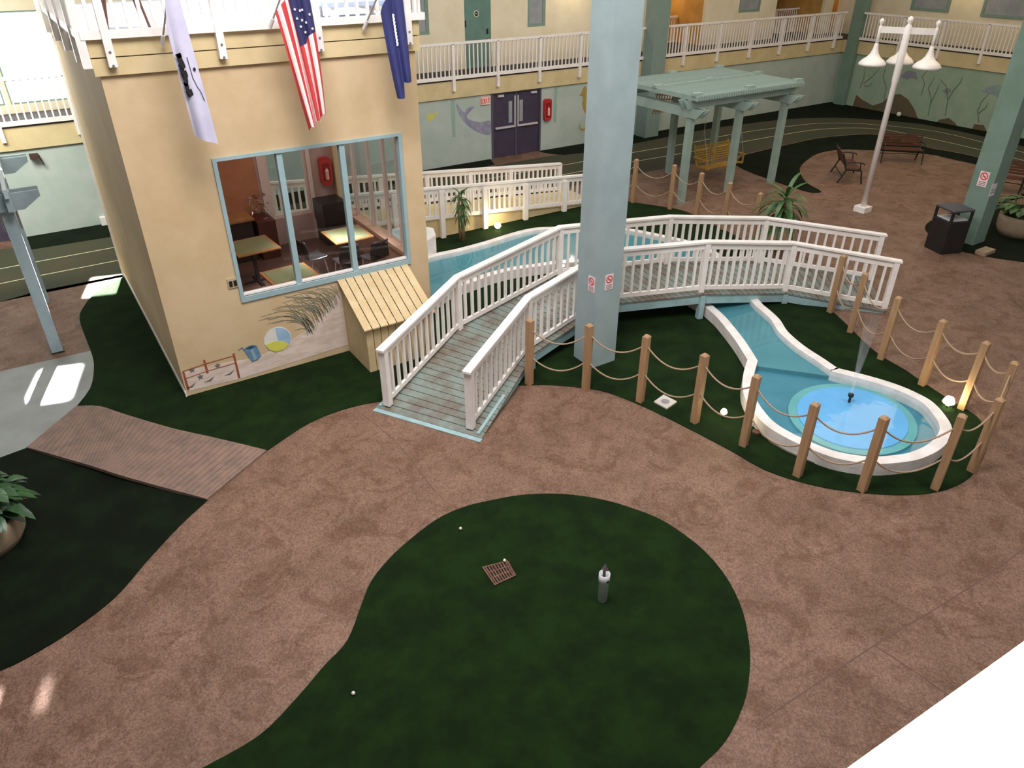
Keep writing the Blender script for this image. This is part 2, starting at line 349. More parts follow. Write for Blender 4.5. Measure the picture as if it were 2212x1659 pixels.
# upper storey back wall with openings
Y2 = 23.1; Z2, Z3 = 2.64, 5.8
ub = MB()
def wall_row(mb, y, th, xs, holes, z0, z1):
    """wall in the plane y with rectangular holes [(x0,x1,z0,z1)] sorted by x"""
    x = xs[0]
    for h in holes:
        mb.box(x, h[0], y, y+th, z0, z1)
        if h[2] > z0: mb.box(h[0], h[1], y, y+th, z0, h[2])
        if h[3] < z1: mb.box(h[0], h[1], y, y+th, h[3], z1)
        x = h[1]
    mb.box(x, xs[1], y, y+th, z0, z1)
H2 = [(-5.6,-2.9,2.85,4.93),(-2.8,.0,2.85,4.93),(.12,1.5,2.85,4.93),(11.2,11.97,3.76,5.1),(13.27,14.28,2.64,4.78),(15.75,16.5,3.77,5.1),(18.77,19.5,3.77,5.1),(22.25,24.3,2.64,5.2),(26.2,27.5,3.74,5.1),(28.5,31.75,2.64,5.2),(32.35,32.9,2.64,5.2)]
wall_row(ub, Y2, .15, (-8, 33.2), H2, Z2, Z3)
wall_upper = wall('wall_upper_back', ub, CREAM)
MB().box(32.9, 33.1, 6, 18.1, Z2, Z3).box(32.9, 33.1, 19.75, 23.1, Z2, Z3).box(32.9, 33.1, 18.1, 19.75, Z2, 3.8).box(32.9, 33.1, 18.1, 19.75, 5.1, Z3).build('wall_upper_right', CREAM, kind='structure')
def window(n, x0, x1, z0, z1, y, gm, fm, fw=.07):
    o = wall('window_%d' % n, MB().box(x0, x1, y-.02, y+.03, z0, z0+fw).box(x0, x1, y-.02, y+.03, z1-fw, z1).box(x0, x0+fw, y-.02, y+.03, z0+fw, z1-fw).box(x1-fw, x1, y-.02, y+.03, z0+fw, z1-fw), fm)
    MB().box(x0+fw, x1-fw, y+.005, y+.015, z0+fw, z1-fw).build('pane', gm, o)
    return o
window(1, -5.6, -2.9, 2.85, 4.93, Y2+.03, DAY, GFRAME, .04); window(2, -2.8, 0, 2.85, 4.93, Y2+.03, DAY, GFRAME, .04); window(3, .12, 1.5, 2.85, 4.93, Y2+.03, DAY, GFRAME, .04)
for i, h in enumerate(((11.2,11.97,3.76,5.1),(15.75,16.5,3.77,5.1),(18.77,19.5,3.77,5.1),(26.2,27.5,3.74,5.1))):
    window(4+i, *h[:2], h[2], h[3], Y2+.04, GREYW, GFRAME, .10)
o = wall('window_8', MB().box(32.86, 32.93, 18.1, 19.75, 3.8, 3.9).box(32.86, 32.93, 18.1, 18.2, 3.9, 5.1).box(32.86, 32.93, 19.65, 19.75, 3.9, 5.1), GFRAME)
MB().box(32.9, 32.92, 18.2, 19.65, 3.9, 5.1).build('pane', GREYW, o)
o = wall('window_9', MB().box(32.84, 32.9, 15.0, 16.8, 3.76, 3.86).box(32.84, 32.9, 15.0, 15.1, 3.86, 5.1).box(32.84, 32.9, 16.7, 16.8, 3.86, 5.1), GFRAME)
MB().box(32.87, 32.89, 15.1, 16.7, 3.86, 5.1).build('pane', GREYW, o)
# green door upstairs with round room plate
d = wall('door_1', MB().box(13.27, 14.28, Y2+.02, Y2+.07, 2.64, 4.78), GREEND)
MB().lathe((0, 0, 0), [(.10, 0), (.10, .01)], 20).build('room_plate', mat('plate_cream', '#c9c7a8', .5), d)
pl = d.children[0]; pl.location = (13.73, Y2+.02, 4.28); pl.rotation_euler = (math.pi/2, 0, 0)
p2 = MB().lathe((0, 0, 0), [(.075, .0), (.075, .014)], 20).build('plate_face', BLACK, pl)
MB().box(-.04, .04, -.012, -.004, .014, .017).box(-.05, .05, .01, .02, .014, .017).build('plate_text', MATS['plate_cream'], pl)
MB().tube([(14.14, Y2+.02, 3.52), (14.14, Y2-.06, 3.52)], .035, 8).build('door_knob', STEEL, d)
MB().box(14.11, 14.17, Y2-.01, Y2+.02, 3.66, 3.82).build('lock_plate', BLACK, d)
for xx in (13.29,): MB().box(xx, xx+.04, Y2+.0, Y2+.02, 3.9, 4.1).build('hinge', BLACK, d)
# breezeways (recesses lit by warm lamps)
br = wall('wall_breezeway', MB().box(33.15, 33.25, 23.1, 26.1, 2.6, 5.4).box(22.0, 24.6, 26.0, 26.1, 2.6, 5.4).box(22.1, 22.25, 23.25, 26, 2.6, 5.4).box(24.3, 24.45, 23.25, 26, 2.6, 5.4).box(28.3, 33.2, 26.0, 26.1, 2.6, 5.4).box(28.35, 28.5, 23.25, 26, 2.6, 5.4).box(31.75, 32.35, 23.25, 26, 2.6, 5.4), BWAY)
MB().box(22.1, 24.45, 23.1, 26, 5.2, 5.3).box(28.35, 33.2, 23.1, 26, 5.2, 5.3).build('ceiling_panel', CREAM, br)
MB().box(22.0, 24.6, 23.1, 26, 2.60, 2.63).box(28.3, 33.2, 23.1, 26, 2.60, 2.63).build('floor_panel', MATS['deck_carpet'], br)
def plight(name, loc, power, col=(1, .8, .45), r=.08):
    l = bpy.data.lights.new(name, 'POINT'); l.energy = power; l.color = col; l.shadow_soft_size = r
    o = bpy.data.objects.new(name, l); COL.objects.link(o); o.location = loc; return o
plight('breezeway_lamp', (23.3, 25, 4.9), 35); plight('breezeway_lamp', (32.8, 24.6, 4.8), 20)
plight('gallery_lamp', (17.6, 22.4, 5.2), 30, (1, .85, .6)); plight('gallery_lamp', (32.2, 17.4, 5.2), 22, (1, .8, .4))
# doors downstairs: purple double door
HARDW = mat('bright_hardware', (176, 172, 174), .35)
def door_leaf(n, x0, x1, hs):
    d = wall('door_%d' % n, MB().box(x0, x1, YB+.03, YB+.09, 0.02, 2.07), PURPLE)
    xw = x1-.27 if hs > 0 else x0+.13
    MB().box(xw, xw+.14, YB+.02, YB+.03, 1.1, 1.78).build('pane', GREYW, d)
    MB().bar((x0+.08, YB-.02, .98), (x1-.08, YB-.02, .98), .05, .06).build('push_bar', HARDW, d)
    xe = x1-.045 if hs > 0 else x0+.045
    MB().bar((xe, YB-.01, .95), (xe, YB-.01, 1.95), .04, .05).build('vertical_rod', HARDW, d)
    xc = x0+.2 if hs > 0 else x1-.35
    MB().box(xc, xc+.22, YB-.03, YB+.03, 1.95, 2.02).build('door_closer', HARDW, d)
door_leaf(2, 13.32, 14.22, 1); door_leaf(3, 14.25, 15.18, -1)
wall('trim_1', MB().box(13.25, 13.32, YB-.03, YB+.1, 0, 2.1).box(15.18, 15.24, YB-.03, YB+.1, 0, 2.1).box(13.32, 15.18, YB-.03, YB+.1, 2.06, 2.12).box(14.21, 14.26, YB+.0, YB+.1, .0, 2.06), mat('purple_frame', '#4a4550', .6))
wall('door_4', MB().box(-2.5, -.75, YB-.03, YB+.0, 0, 2.05), PURPLE)
# wall pilasters / columns -----------------------------------------------
def column(name, x0, x1, y0, y1, m, label, z1=7.5, base=True):
    o = MB().box(x0, x1, y0, y1, 0, z1).build(name, m, label=label, cat='column'); return o
c_mid = column('column', 7.27, 7.79, 8.56, 9.08, BLUE, 'pale blue square column standing beside the arched white footbridge')
c_bk = column('column', 19.6, 20.26, 20.9, 21.42, mat('slate_column', (112, 130, 124), .6), 'grey green column against the far wall behind the pergola')
c_cr = column('column', 31.12, 31.55, 20.7, 21.2, GREENB, 'dark green column in the far corner where the two galleries meet')
c_rt = column('column', 18.78, 19.3, 8.15, 8.67, GREENB, 'green column with signs beside the black litter bin')
MB().box(1.2, 1.55, YB-.14, YB, 0, .22).build('utility_box', WHITE, bevel=.01, label='small white box at the foot of the far left wall', cat='box')

# ================================================================== balcony railings
def railing_run(root, a, b, zt, posts, nb, h=.95, hang=.42, pt=.09, bt=.035, side=-1, cap=(.09, .07), skip=None):
    a = Vector(a); b = Vector(b); d = (b-a); L = d.length; d.normalize(); nrm = Vector((d.y, -d.x, 0))*(-side)
    z0 = zt-h
    MB().sweep([(a.x, a.y, zt), (b.x, b.y, zt)], *cap).build('top_rail', WHITE, root)
    MB().sweep([(a.x, a.y, z0-.02), (b.x, b.y, z0-.02)], .06, .10).build('bottom_rail', WHITE, root)
    me = box_mesh('baluster', WHITE, bt, bt, h-.05)
    allp = [0.0]+sorted(posts)+[L]
    for i in range(len(allp)-1):
        s0, s1 = allp[i], allp[i+1]; n = max(1, round((s1-s0)/nb))
        for k in range(1, n):
            p = a+d*(s0+(s1-s0)*k/n)
            put('baluster', me, root, loc=(p.x, p.y, z0+.02))
    for s in posts:
        p = a+d*s
        MB().box(p.x-pt/2, p.x+pt/2, p.y-pt/2, p.y+pt/2, z0-hang, zt-.02).build('post', WHITE, root)
def rail_thing(label, base): return thing('balcony_railing', label, 'railing', base)
r1 = rail_thing('white gallery railing running along the far wall above the purple doors', (8, YB-.12, 2.64))
railing_run(r1, (8, YB-.12, 0), (19.6, YB-.12, 0), 3.68, [x-8 for x in (8.6,10.22,11.83,13.45,15.08,16.75,18.4)], .147)
r2 = rail_thing('white gallery railing above the pergola between the two far columns', (20.26, YB-.12, 2.64))
railing_run(r2, (20.26, YB-.12, 0), (31.0, YB-.12, 0), 3.68, [x-20.26 for x in (21.62,23.4,25.2,27.0,28.8,30.5)], .147)
r3 = rail_thing('white gallery railing on the right hand wall above the coral mural', (XR-.12, 21, 2.64))
railing_run(r3, (XR-.12, 20.7, 0), (XR-.12, 8, 0), 3.68, [20.7-y for y in (18.85,17.17,15.5,13.8,12.1,10.4)], .147)
r4 = rail_thing('white gallery railing at far left in front of the bright windows', (-5, YB-.12, 2.64))
railing_run(r4, (-6, YB-.12, 0), (1.75, YB-.12, 0), 3.68, [x+6 for x in (-5.1,-3.5,-1.9,-.28,1.32)], .147)
r5 = rail_thing('short white railing inside the yellow lit passage', (22.3, 24.6, 2.64))
railing_run(r5, (22.3, 24.6, 0), (24.25, 24.6, 0), 3.6, [.97], .15, hang=0)
r6 = rail_thing('short white railing in the dark passage nearest the corner column', (28.6, 24.4, 2.64))
railing_run(r6, (28.6, 24.4, 0), (31.7, 24.4, 0), 3.6, [1.5], .15, hang=0)
for r in (r1, r2, r3, r4, r5, r6): pass

# ================================================================== tan building
BX0, BX1, BY0, BY1, BZ = 1.13, 5.68, 11.49, 15.7, 5.35
WX0, WX1, WZ0, WZ1 = 2.33, 5.27, 1.50, 3.66
bm = MB(); wall_row(bm, BY0, .14, (BX0, BX1), [(WX0, WX1, WZ0, WZ1)], 0, 4.95)
tow = wall('wall_front', bm, TAN)
wall('wall_left', MB().box(BX0, BX0+.14, BY0+.14, 17.5, 0, 4.95), TAN)
sb = MB(); sb.box(BX1-.14, BX1, BY0+.14, BY1, 0, 1.36).box(BX1-.14, BX1, BY0+.14, BY1, 3.9, 4.95).box(BX1-.14, BX1, BY0+.14, BY0+.3, 1.36, 3.9).box(BX1-.14, BX1, 15.45, BY1, 1.36, 3.9)
wall('wall_side', sb, TAN)
DX0, DX1 = 4.12, 4.98
wb = MB(); wall_row(wb, 15.6, .12, (BX0+.14, BX1-.14), [(DX0, DX1, 1.28, 3.0)], .7, 4.9)
wall_in = wall('wall_inner_back', wb, MAUVE)
MB().box(BX0+.14, 3.9, 15.57, 15.6, .7, 4.9).build('orange_panel', ORANGE, wall_in)
wall('wall_inner_left', MB().box(BX0+.14, BX0+.17, 11.64, 15.57, .7, 4.9), ORANGE)
wall('wall_inner_right', MB().box(BX1-.17, BX1-.14, 11.64, 15.57, .7, 1.36), SILL)
wall('trim_2', MB().box(3.95, 4.12, 15.55, 15.6, .7, 3.2).box(4.98, 5.06, 15.55, 15.6, .7, 3.2).box(4.12, 4.98, 15.56, 15.6, 3.0, 3.2), INTWHITE)
MB().box(BX0+.14, BX1-.14, 11.6, 15.6, .6, .7).build('floor_cafe', DFLOOR, kind='structure')
MB().box(BX0, BX1, BY0, 17.5, 4.95, 5.40).build('ceiling', mat('roof_deck', '#d9dde3', .6, '#c8ced6', 3), kind='structure')
wall('trim_3', MB().box(BX0-.06, BX1+.06, BY0-.06, BY0, 4.93, 5.14).box(BX0-.06, BX1+.06, BY0-.07, BY0, 5.155, 5.37).box(BX0-.06, BX0, BY0, 17.5, 4.93, 5.14).box(BX0-.07, BX0, BY0, 17.5, 5.155, 5.37).box(BX1, BX1+.06, BY0, 17.5, 4.93, 5.37), TAND)
wall('trim_4', MB().box(BX0-.02, BX0, BY0-.02, 17.5, 0, .10), WHITE)
wall('trim_5', MB().box(BX0-.04, BX0+.05, 17.42, 17.52, 0, 4.95), WHITE)
# big three light window
W = wall('window_10', MB().box(WX0-.05, WX1+.05, BY0-.03, BY0+.12, WZ0-.09, WZ0).box(WX0-.05, WX1+.05, BY0-.03, BY0+.12, WZ1, WZ1+.05).box(WX0-.05, WX0+.01, BY0-.03, BY0+.12, WZ0, WZ1).box(WX1-.01, WX1+.05, BY0-.03, BY0+.12, WZ0, WZ1), mat('window_blue', '#8aa2a8', .5))
for x in (3.27, 4.28):
    MB().box(x-.045, x+.045, BY0+.0, BY0+.1, WZ0, WZ1).build('mullion', MATS['window_blue'], W)
for a, b in ((WX0+.01, 3.225), (3.315, 4.235), (4.325, WX1-.01)):
    MB().box(a, b, BY0+.055, BY0+.062, WZ0, WZ1).build('pane', GLASS, W)
    MB().box(a, b, BY0+.02, BY0+.10, WZ0, WZ0+.035).build('sill_rail', WHITE, W)
# side window wall with mullions
W2 = wall('window_11', MB().box(BX1-.22, BX1+.02, 11.79, 15.45, 1.32, 1.40).box(BX1-.14, BX1, 11.79, 15.45, 3.86, 3.95), SILL)
for y in (11.83, 12.4, 12.99, 13.74, 14.56, 15.24):
    MB().box(BX1-.09, BX1-.02, y-.035, y+.035, 1.4, 3.86).build('mullion', INTWHITE, W2)
for a, b in zip((11.83, 12.4, 12.99, 13.74, 14.56), (12.4, 12.99, 13.74, 14.56, 15.24)):
    MB().box(BX1-.06, BX1-.052, a+.035, b-.035, 1.4, 3.86).build('pane', GLASS, W2)
W3 = wall('window_12', MB().box(DX0, DX1, 15.64, 15.70, 1.28, 1.34).box(DX0, DX0+.05, 15.64, 15.7, 1.34, 3).box(DX1-.05, DX1, 15.64, 15.7, 1.34, 3), INTWHITE)
MB().box(DX0+.05, DX1-.05, 15.66, 15.667, 1.34, 3.0).build('pane', GLASS, W3)
area('cafe_fill', (3.6, 13.4, 4.85), (3.6, 13.4, 0), 2.0, 2.4, 48, (1, .84, .80))  # added fill to brighten the room, not a real ceiling fitting
area('cafe_daylight', (5.3, 12.6, 3.7), (4.2, 12.95, .7), .6, .6, 55, (1, .98, 1), 45)

# roof terrace railing
rr = thing('terrace_railing', 'white railing round the sunlit roof terrace of the tan building', 'railing', (BX0, BY0, BZ))
yf = BY0-.12; xl = BX0-.12
railing_run(rr, (xl, yf, 0), (BX1+.12, yf, 0), 6.42, [x-xl for x in (1.30, 2.69, 4.08, 5.52)], .152, h=.98, hang=.40, pt=.10, bt=.045, cap=(.12, .09))
railing_run(rr, (xl, yf, 0), (xl, 17.4, 0), 6.42, [.03, .75, 2.1, 3.5, 4.9, 5.9], .152, h=.98, hang=.40, pt=.10, bt=.045, cap=(.12, .09))
railing_run(rr, (BX1+.12, yf, 0), (BX1+.12, 13.0, 0), 6.42, [1.4], .152, h=.98, hang=0.05, pt=.10, bt=.045, cap=(.12, .09))
for x in (1.30, 2.69, 4.08, 5.52):
    for z in (5.22, 5.06):
        MB().tube([(x, yf-.05, z), (x, yf-.062, z)], .017, 6).build('bolt', STEEL, rr)
# patio chair on the roof
pc = thing('patio_chair', 'patio chair with thin brown legs on the white roof terrace', 'chair', (1.65, 12.2, 5.40))
for (x, y) in ((1.42, 12.0), (1.95, 12.0), (1.45, 12.5), (1.95, 12.5)):
    MB().tube([(x, y, 5.40), (x+(1.68-x)*.25, y+(12.25-y)*.2, 5.82)], .02, 6).build('leg', mat('brown_tube', '#5c3d33', .5), pc)
MB().box(1.42, 1.95, 12.0, 12.5, 5.82, 5.86).build('seat', mat('patio_fabric', '#b9b4b8', .8), pc)
MB().bar((1.42, 12.52, 5.86), (1.42, 12.62, 6.35), .03, .03).bar((1.95, 12.52, 5.86), (1.95, 12.62, 6.35), .03, .03).box(1.42, 1.95, 12.54, 12.6, 5.95, 6.3).build('backrest', MATS['patio_fabric'], pc)
# lounge on the right of the terrace
lg = thing('sun_lounger', 'pale blue lounger edge behind the terrace railing at right', 'lounger', (4.9, 12.3, 5.4))
MB().box(4.45, 5.45, 11.75, 12.5, 5.56, 5.64).build('cushion', mat('lounger_blue', '#a8b6d2', .8), lg, bevel=.02)
MB().box(4.48, 4.56, 11.8, 11.88, 5.4, 5.56).box(5.34, 5.42, 11.8, 11.88, 5.4, 5.56).box(4.48, 4.56, 12.37, 12.45, 5.4, 5.56).box(5.34, 5.42, 12.37, 12.45, 5.4, 5.56).build('leg_frame', WHITE, lg)

# ================================================================== footbridge
LN = [Vector(p) for p in ((3.765,9.381,.06),(5.779,10.602,.332),(8.502,11.244,.529),(10.739,10.481,.545),(13.054,9.896,.25),(14.725,8.199,.06))]
RN = [Vector(p) for p in ((4.549,8.100,.06),(6.344,9.211,.332),(8.454,9.742,.529),(10.311,9.042,.545),(12.31,8.59,.25),(13.641,7.159,.06))]
fb = thing('footbridge', 'arched wooden footbridge with white railings crossing the blue stream', 'bridge', (9, 9.8, 0))
def outer(A, B, k=.13):
    return [a + (a-b).normalized()*k for a, b in zip(A, B)]
LO, RO = outer(LN, RN), outer(RN, LN)
LO[0] += Vector((-.12, -.02, -.045)); RO[0] += Vector((-.05, -.18, -.045))
for i in range(5):
    n = max(3, round(((LN[i+1]-LN[i]).length+(RN[i+1]-RN[i]).length)/2/.145))
    for k in range(n):
        t0, t1 = (k+.05)/n, (k+.95)/n
        q = [LO[i].lerp(LO[i+1], t0), RO[i].lerp(RO[i+1], t0), RO[i].lerp(RO[i+1], t1), LO[i].lerp(LO[i+1], t1)]
        MB().slab(q, .035).build('plank', DECK, fb)
MB().bar(LO[0]+Vector((-.03,-.02,-.03)), RO[0]+Vector((-.03,-.03,-.03)), .09, .05).build('end_board', STRING, fb)
for side, N_, OT in (('left', LN, LO), ('right', RN, RO)):
    inn = [o.lerp(n, .35) for o, n in zip(OT, N_)]
    st = [Vector(p)+Vector((0, 0, -.125)) for p in inn]
    st[0].z = .005-.0; st[0].z = -.03; st[5].z = -.03
    MB().sweep(st, .05, .17).build('stringer', STRING, fb)
    rp = [p+Vector((0, 0, 1.0)) for p in N_]
    d = (N_[0]-N_[1]).normalized(); rp[0] = rp[0]+d*.09; d = (N_[5]-N_[4]).normalized(); rp[5] = rp[5]+d*.09
    tr = MB().sweep(rp, .14, .045, .02).sweep([p+Vector((0, 0, .97)) for p in N_], .05, .11, -.04).build('railing', WHITE, fb, bevel=.006)
    MB().sweep([p+Vector((0, 0, .09)) for p in N_], .05, .08).build('bottom_rail', WHITE, tr)
    me = box_mesh('baluster', WHITE, .045, .045, .86)
    for i in range(5):
        n = round((N_[i+1]-N_[i]).length/.178)
        for k in range(1, n):
            p = N_[i].lerp(N_[i+1], k/n); o = put('baluster', me, tr, loc=(p.x, p.y, p.z+.07))
            dd = N_[i+1]-N_[i]; o.rotation_euler = (0, 0, math.atan2(dd.y, dd.x))
    for i, p in enumerate(N_):
        a = N_[min(i+1, 5)]-N_[max(i-1, 0)]; o = put('post', box_mesh('post', WHITE, .10, .12, 1.0), tr, loc=(p.x, p.y, p.z-.005)); o.rotation_euler = (0, 0, math.atan2(a.y, a.x))
        if 0 < i < 5:
            q = OT[i].lerp(p, .35); o = put('support_post', box_mesh('support_post', STRING, .11, .11, p.z-.04), fb, loc=(q.x, q.y, 0)); o.rotation_euler = (0, 0, math.atan2(a.y, a.x))

# ================================================================== stream and fountain pool
HC = .22
Lc = [(1518,663),(1552,690),(1582,720),(1607,755),(1630,781)]         # inner edge of left curb (top)
Linner = gs([(1540,660),(1566,683),(1594,716),(1615,744),(1637,779)], HC, 4)
Ring = gs([(1637,779),(1629,808),(1627,838),(1634,862),(1650,887),(1672,911),(1703,931),(1746,952),(1800,973),(1850,983),(1888,986),(1930,983),(1965,977),(2000,962),(2021,944),(2030,925),(2022,903),(1997,873),(1969,856),(1927,838),(1872,821),(1805,804),(1794,800)], HC, 4)
Rinner = gs([(1794,800),(1761,777),(1719,749),(1683,717),(1667,692),(1650,675),(1632,660)], HC, 4)
# pond behind the bridge (world points on top of the curb)
Pfar = gs([(1632,660),(1600,622),(1561,572),(1528,541),(1482,524),(1452,517),(1401,506),(1350,497),(1290,493),(1184,495),(1146,499),(1108,509),(1057,525),(994,542),(955,550),(928,557)], HC, 4) + [Vector((5.92, 13.85, HC))]
Pnear = [Vector((5.92, 12.2, HC))] + gs([(926,645),(960,622),(1004,606),(1057,588),(1108,576),(1158,569),(1209,562),(1260,560),(1320,566),(1380,580),(1440,604),(1500,636),(1540,660)], HC, 4)
inner = Linner[:-1] + Ring[:-1] + Rinner[:-1] + Pfar + Pnear[:-1]
area2 = sum(inner[i].x*inner[(i+1) % len(inner)].y-inner[(i+1) % len(inner)].x*inner[i].y for i in range(len(inner)))
sg = 1 if area2 < 0 else -1
fp = thing('fountain_pool', 'keyhole shaped blue stream and round fountain pool with thick white curb', 'pool', (9.6, 5.2, 0))
def curb(pts, w, z0, z1, closed=False):
    n = len(pts); out = []
    for i in range(n):
        a = pts[i-1] if (i or closed) else pts[i]; b = pts[(i+1) % n] if (i < n-1 or closed) else pts[i]
        d = (b-a); nn = Vector((-d.y, d.x, 0)).normalized()*sg*w; out.append(pts[i]+nn)
    vs = []
    for p, q in zip(pts, out): vs += [(p.x, p.y, z0), (p.x, p.y, z1), (q.x, q.y, z1), (q.x, q.y, z0)]
    fs = []
    for i in range(n if closed else n-1):
        j = (i+1) % n; fs += [(i*4+k, j*4+k, j*4+(k+1) % 4, i*4+(k+1) % 4) for k in range(4)]
    if not closed: fs += [(0, 1, 2, 3), (n*4-1, n*4-2, n*4-3, n*4-4)]
    return MB().add(vs, fs)
chain = Pnear + Linner[1:] + Ring[1:] + Rinner[1:] + Pfar[1:]
curb(chain, .17, 0.0, HC).build('curb', CURB, fp, bevel=.012)
stream = Linner[:] + [Rinner[0]] + Rinner[1:] + Pfar[1:] + Pnear[:-1]
MB().slab(Z(stream, .11), .09).build('stream_bed', POOLT, fp)
MB().slab(Z(Ring, .035), .02).build('pool_bed', POOLB, fp)
MB().quad(Z(stream, .165)).build('water_stream', WATER, fp)
MB().quad(Z(Ring, .135)).build('water_pool', WATER, fp)
dc = Vector((9.66, 5.08, 0)); ax = Vector((.95, .31, 0)).normalized(); ay = Vector((-ax.y, ax.x, 0))
def ell(a, b, z, n=48): return [dc+ax*(a*math.cos(2*math.pi*k/n))+ay*(b*math.sin(2*math.pi*k/n))+Vector((0, 0, z)) for k in range(n)]
MB().slab(ell(1.03, .93, .07), .035).build('fountain_disc', DISCO, fp)
MB().slab(ell(.90, .80, .085), .02).build('disc_centre', DISCI, fp)
nz = Vector((9.97, 5.35, 0))
MB().lathe((nz.x, nz.y, .08), [(.02, 0), (.02, .10), (.045, .12), (.045, .16), (.015, .17)], 10).build('nozzle', BLACK, fp)
MB().lathe((nz.x, nz.y, .25), [(.015, 0), (.035, .35), (.07, .8), (.10, 1.2), (.13, 1.5)], 14, cap=False).build('water_jet', SPRAY, fp, smooth=True)
cp = G(1705, 955, .12)
# small no-diving disc on the curb face
sgn = MB().lathe((0, 0, 0), [(.045, 0), (.045, .006)], 16).build('warning_disc', WHITE, fp)
# white fountain basin beside building
fbx = thing('fountain_basin', 'white chamfered basin feeding the stream beside the tan building', 'basin', (6.6, 15, 0))
bp_ = [(5.72,14.25),(7.0,14.25),(7.4,14.5),(7.58,14.95),(7.3,15.42),(5.72,15.42)]
MB().slab([(x, y, .62) for x, y in bp_], .62).build('basin_body', CURB, fbx, bevel=.02)
MB().slab([(5.72,14.4,.63),(6.9,14.4,.63),(7.25,14.6,.63),(7.4,14.95,.63),(7.15,15.25,.63),(5.72,15.25,.63)], .02).build('basin_tiles', mat('basin_tile', (138, 170, 184), .3, (196, 214, 220), 30), fbx)

# ================================================================== ramp with railings behind the building
rm = thing('access_ramp', 'raised ramp with two white railings leading up behind the building', 'ramp', (9, 16.4, 0))
def rz(x): return max(.02, .47-(x-7.8)*.095)
MB().add([(2, 15.8, 0), (13.3, 15.8, 0), (13.3, 17.15, 0), (2, 17.15, 0), (2, 15.8, .66), (13.3, 15.8, .015), (13.3, 17.15, .015), (2, 17.15, .66), (5.8, 15.8, .66), (5.8, 17.15, .66)],
         [(0,3,2,1), (4,8,9,7), (8,5,6,9), (0,1,5,8,4), (1,2,6,5), (2,3,7,9,6), (3,0,4,7)]).build('ramp_body', TAND, rm)
for nm, y, x0, x1, dz, posts in (('near', 15.72, 5.75, 13.3, 0, (6.95,8.2,9.43,10.68,11.95,13.2)), ('far', 17.2, 2.5, 12.95, .0, (3.2,4.6,6.0,7.3,8.6,9.9,11.2,12.9))):
    top = MB().sweep([(x0, y, rz(x0)+.82), (x1, y, rz(x1)+.82)], .12, .05).sweep([(x0, y, rz(x0)+.74), (x1, y, rz(x1)+.74)], .04, .12).build('railing', WHITE, rm)
    MB().sweep([(x0, y, rz(x0)+.10), (x1, y, rz(x1)+.10)], .05, .09).build('bottom_rail', WHITE, top)
    me = box_mesh('baluster', WHITE, .045, .045, .66); pl_ = [x0]+list(posts)+[x1]
    for i in range(len(pl_)-1):
        n = max(1, round((pl_[i+1]-pl_[i])/.15))
        for k in range(1, n):
            x = pl_[i]+(pl_[i+1]-pl_[i])*k/n; put('baluster', me, top, loc=(x, y, rz(x)+.10))
    for x in posts:
        zz = .03 if nm == 'near' else .0
        put('post', MB().box(-.06, .06, -.05, .05, 0, rz(x)+.79-zz).mesh('post', WHITE), top, loc=(x, y-(.05 if nm == 'near' else 0), zz))

# ================================================================== slatted crate against the wall
sh = thing('slatted_cover_box', 'cream slatted wooden cover box with sloping lid against the building wall', 'box', (4.55, 11, 0))
x0, x1, yf_, yb_ = 3.97, 5.2, 10.55, 11.46
zf, zb = .93, 1.42
for i in range(9):
    a = x0+(x1-x0)*i/9; b = x0+(x1-x0)*(i+1)/9-.012
    MB().box(a, b, yf_, yf_+.025, .01, zf-.02).build('front_board', SHED, sh)
for i in range(9):
    a = yf_+(yb_-yf_)*i/9; b = yf_+(yb_-yf_)*(i+1)/9-.006; zt_ = zf+(zb-zf)*((a+b)/2-yf_)/(yb_-yf_)-.03
    MB().box(x0-.0, x0+.02, a+.03, b+.03, .01, zt_).build('side_board', SHED, sh)
    MB().box(x1-.02, x1, a+.03, b+.03, .01, zt_).build('side_board', SHED, sh)
for i in range(9):
    a = x0-.06+(x1-x0+.12)*i/9; b = x0-.06+(x1-x0+.12)*(i+1)/9-.016
    MB().slab([(a, yf_-.10, zf-.05), (b, yf_-.10, zf-.05), (b, yb_+.02, zb+.01), (a, yb_+.02, zb+.01)], .02).build('lid_board', SHED, sh)
for t in (.12, .55, .9):
    y = yf_-.1+(yb_-yf_+.12)*t; z = zf-.05+(zb-zf+.06)*t
    MB().bar((x0, y, z-.045), (x1, y, z-.045), .06, .03).build('lid_batten', SHED, sh)
MB().box(x0+.03, x1-.03, yf_+.04, yb_, .01, zf-.12).slab([(x0+.02, yf_-.06, zf-.078), (x1-.02, yf_-.06, zf-.078), (x1-.02, yb_, zb-.022), (x0+.02, yb_, zb-.022)], .01).build('gap_shade', HOLE, sh)  # black block and sheet stand in for the shade between the boards

# ================================================================== boardwalk
bw = thing('boardwalk', 'low brown plank boardwalk crossing between two turf beds at left', 'boardwalk', tuple(G(300, 980)))
e1 = gs([(163,882),(215,886),(270,906),(370,936),(470,956),(575,977)], 0, 8); e2 = gs([(60,968),(150,998),(215,1020),(260,1035),(350,1058),(450,1080)], 0, 8)
def at(pl, t):
    f = t*(len(pl)-1); i = min(int(f), len(pl)-2); return pl[i].lerp(pl[i+1], f-i)
NB = 46
for k in range(NB):
    t0, t1 = (k+.03)/NB, (k+.95)/NB
    zz = lambda t: .03+.07*math.sin(math.pi*t)
    q = [at(e1, t0), at(e2, t0), at(e2, t1), at(e1, t1)]
    for p, t in zip(q, (t0, t0, t1, t1)): p.z = zz(t)
    MB().slab(q, .03).build('plank', WOODW, bw)
for e in (e1, e2):
    pts = [at(e, t/20) for t in range(21)]
    for i, p in enumerate(pts): p.z = .005+.07*math.sin(math.pi*i/20)
    MB().sweep(pts, .03, .05).build('edge_beam', WOODW, bw)

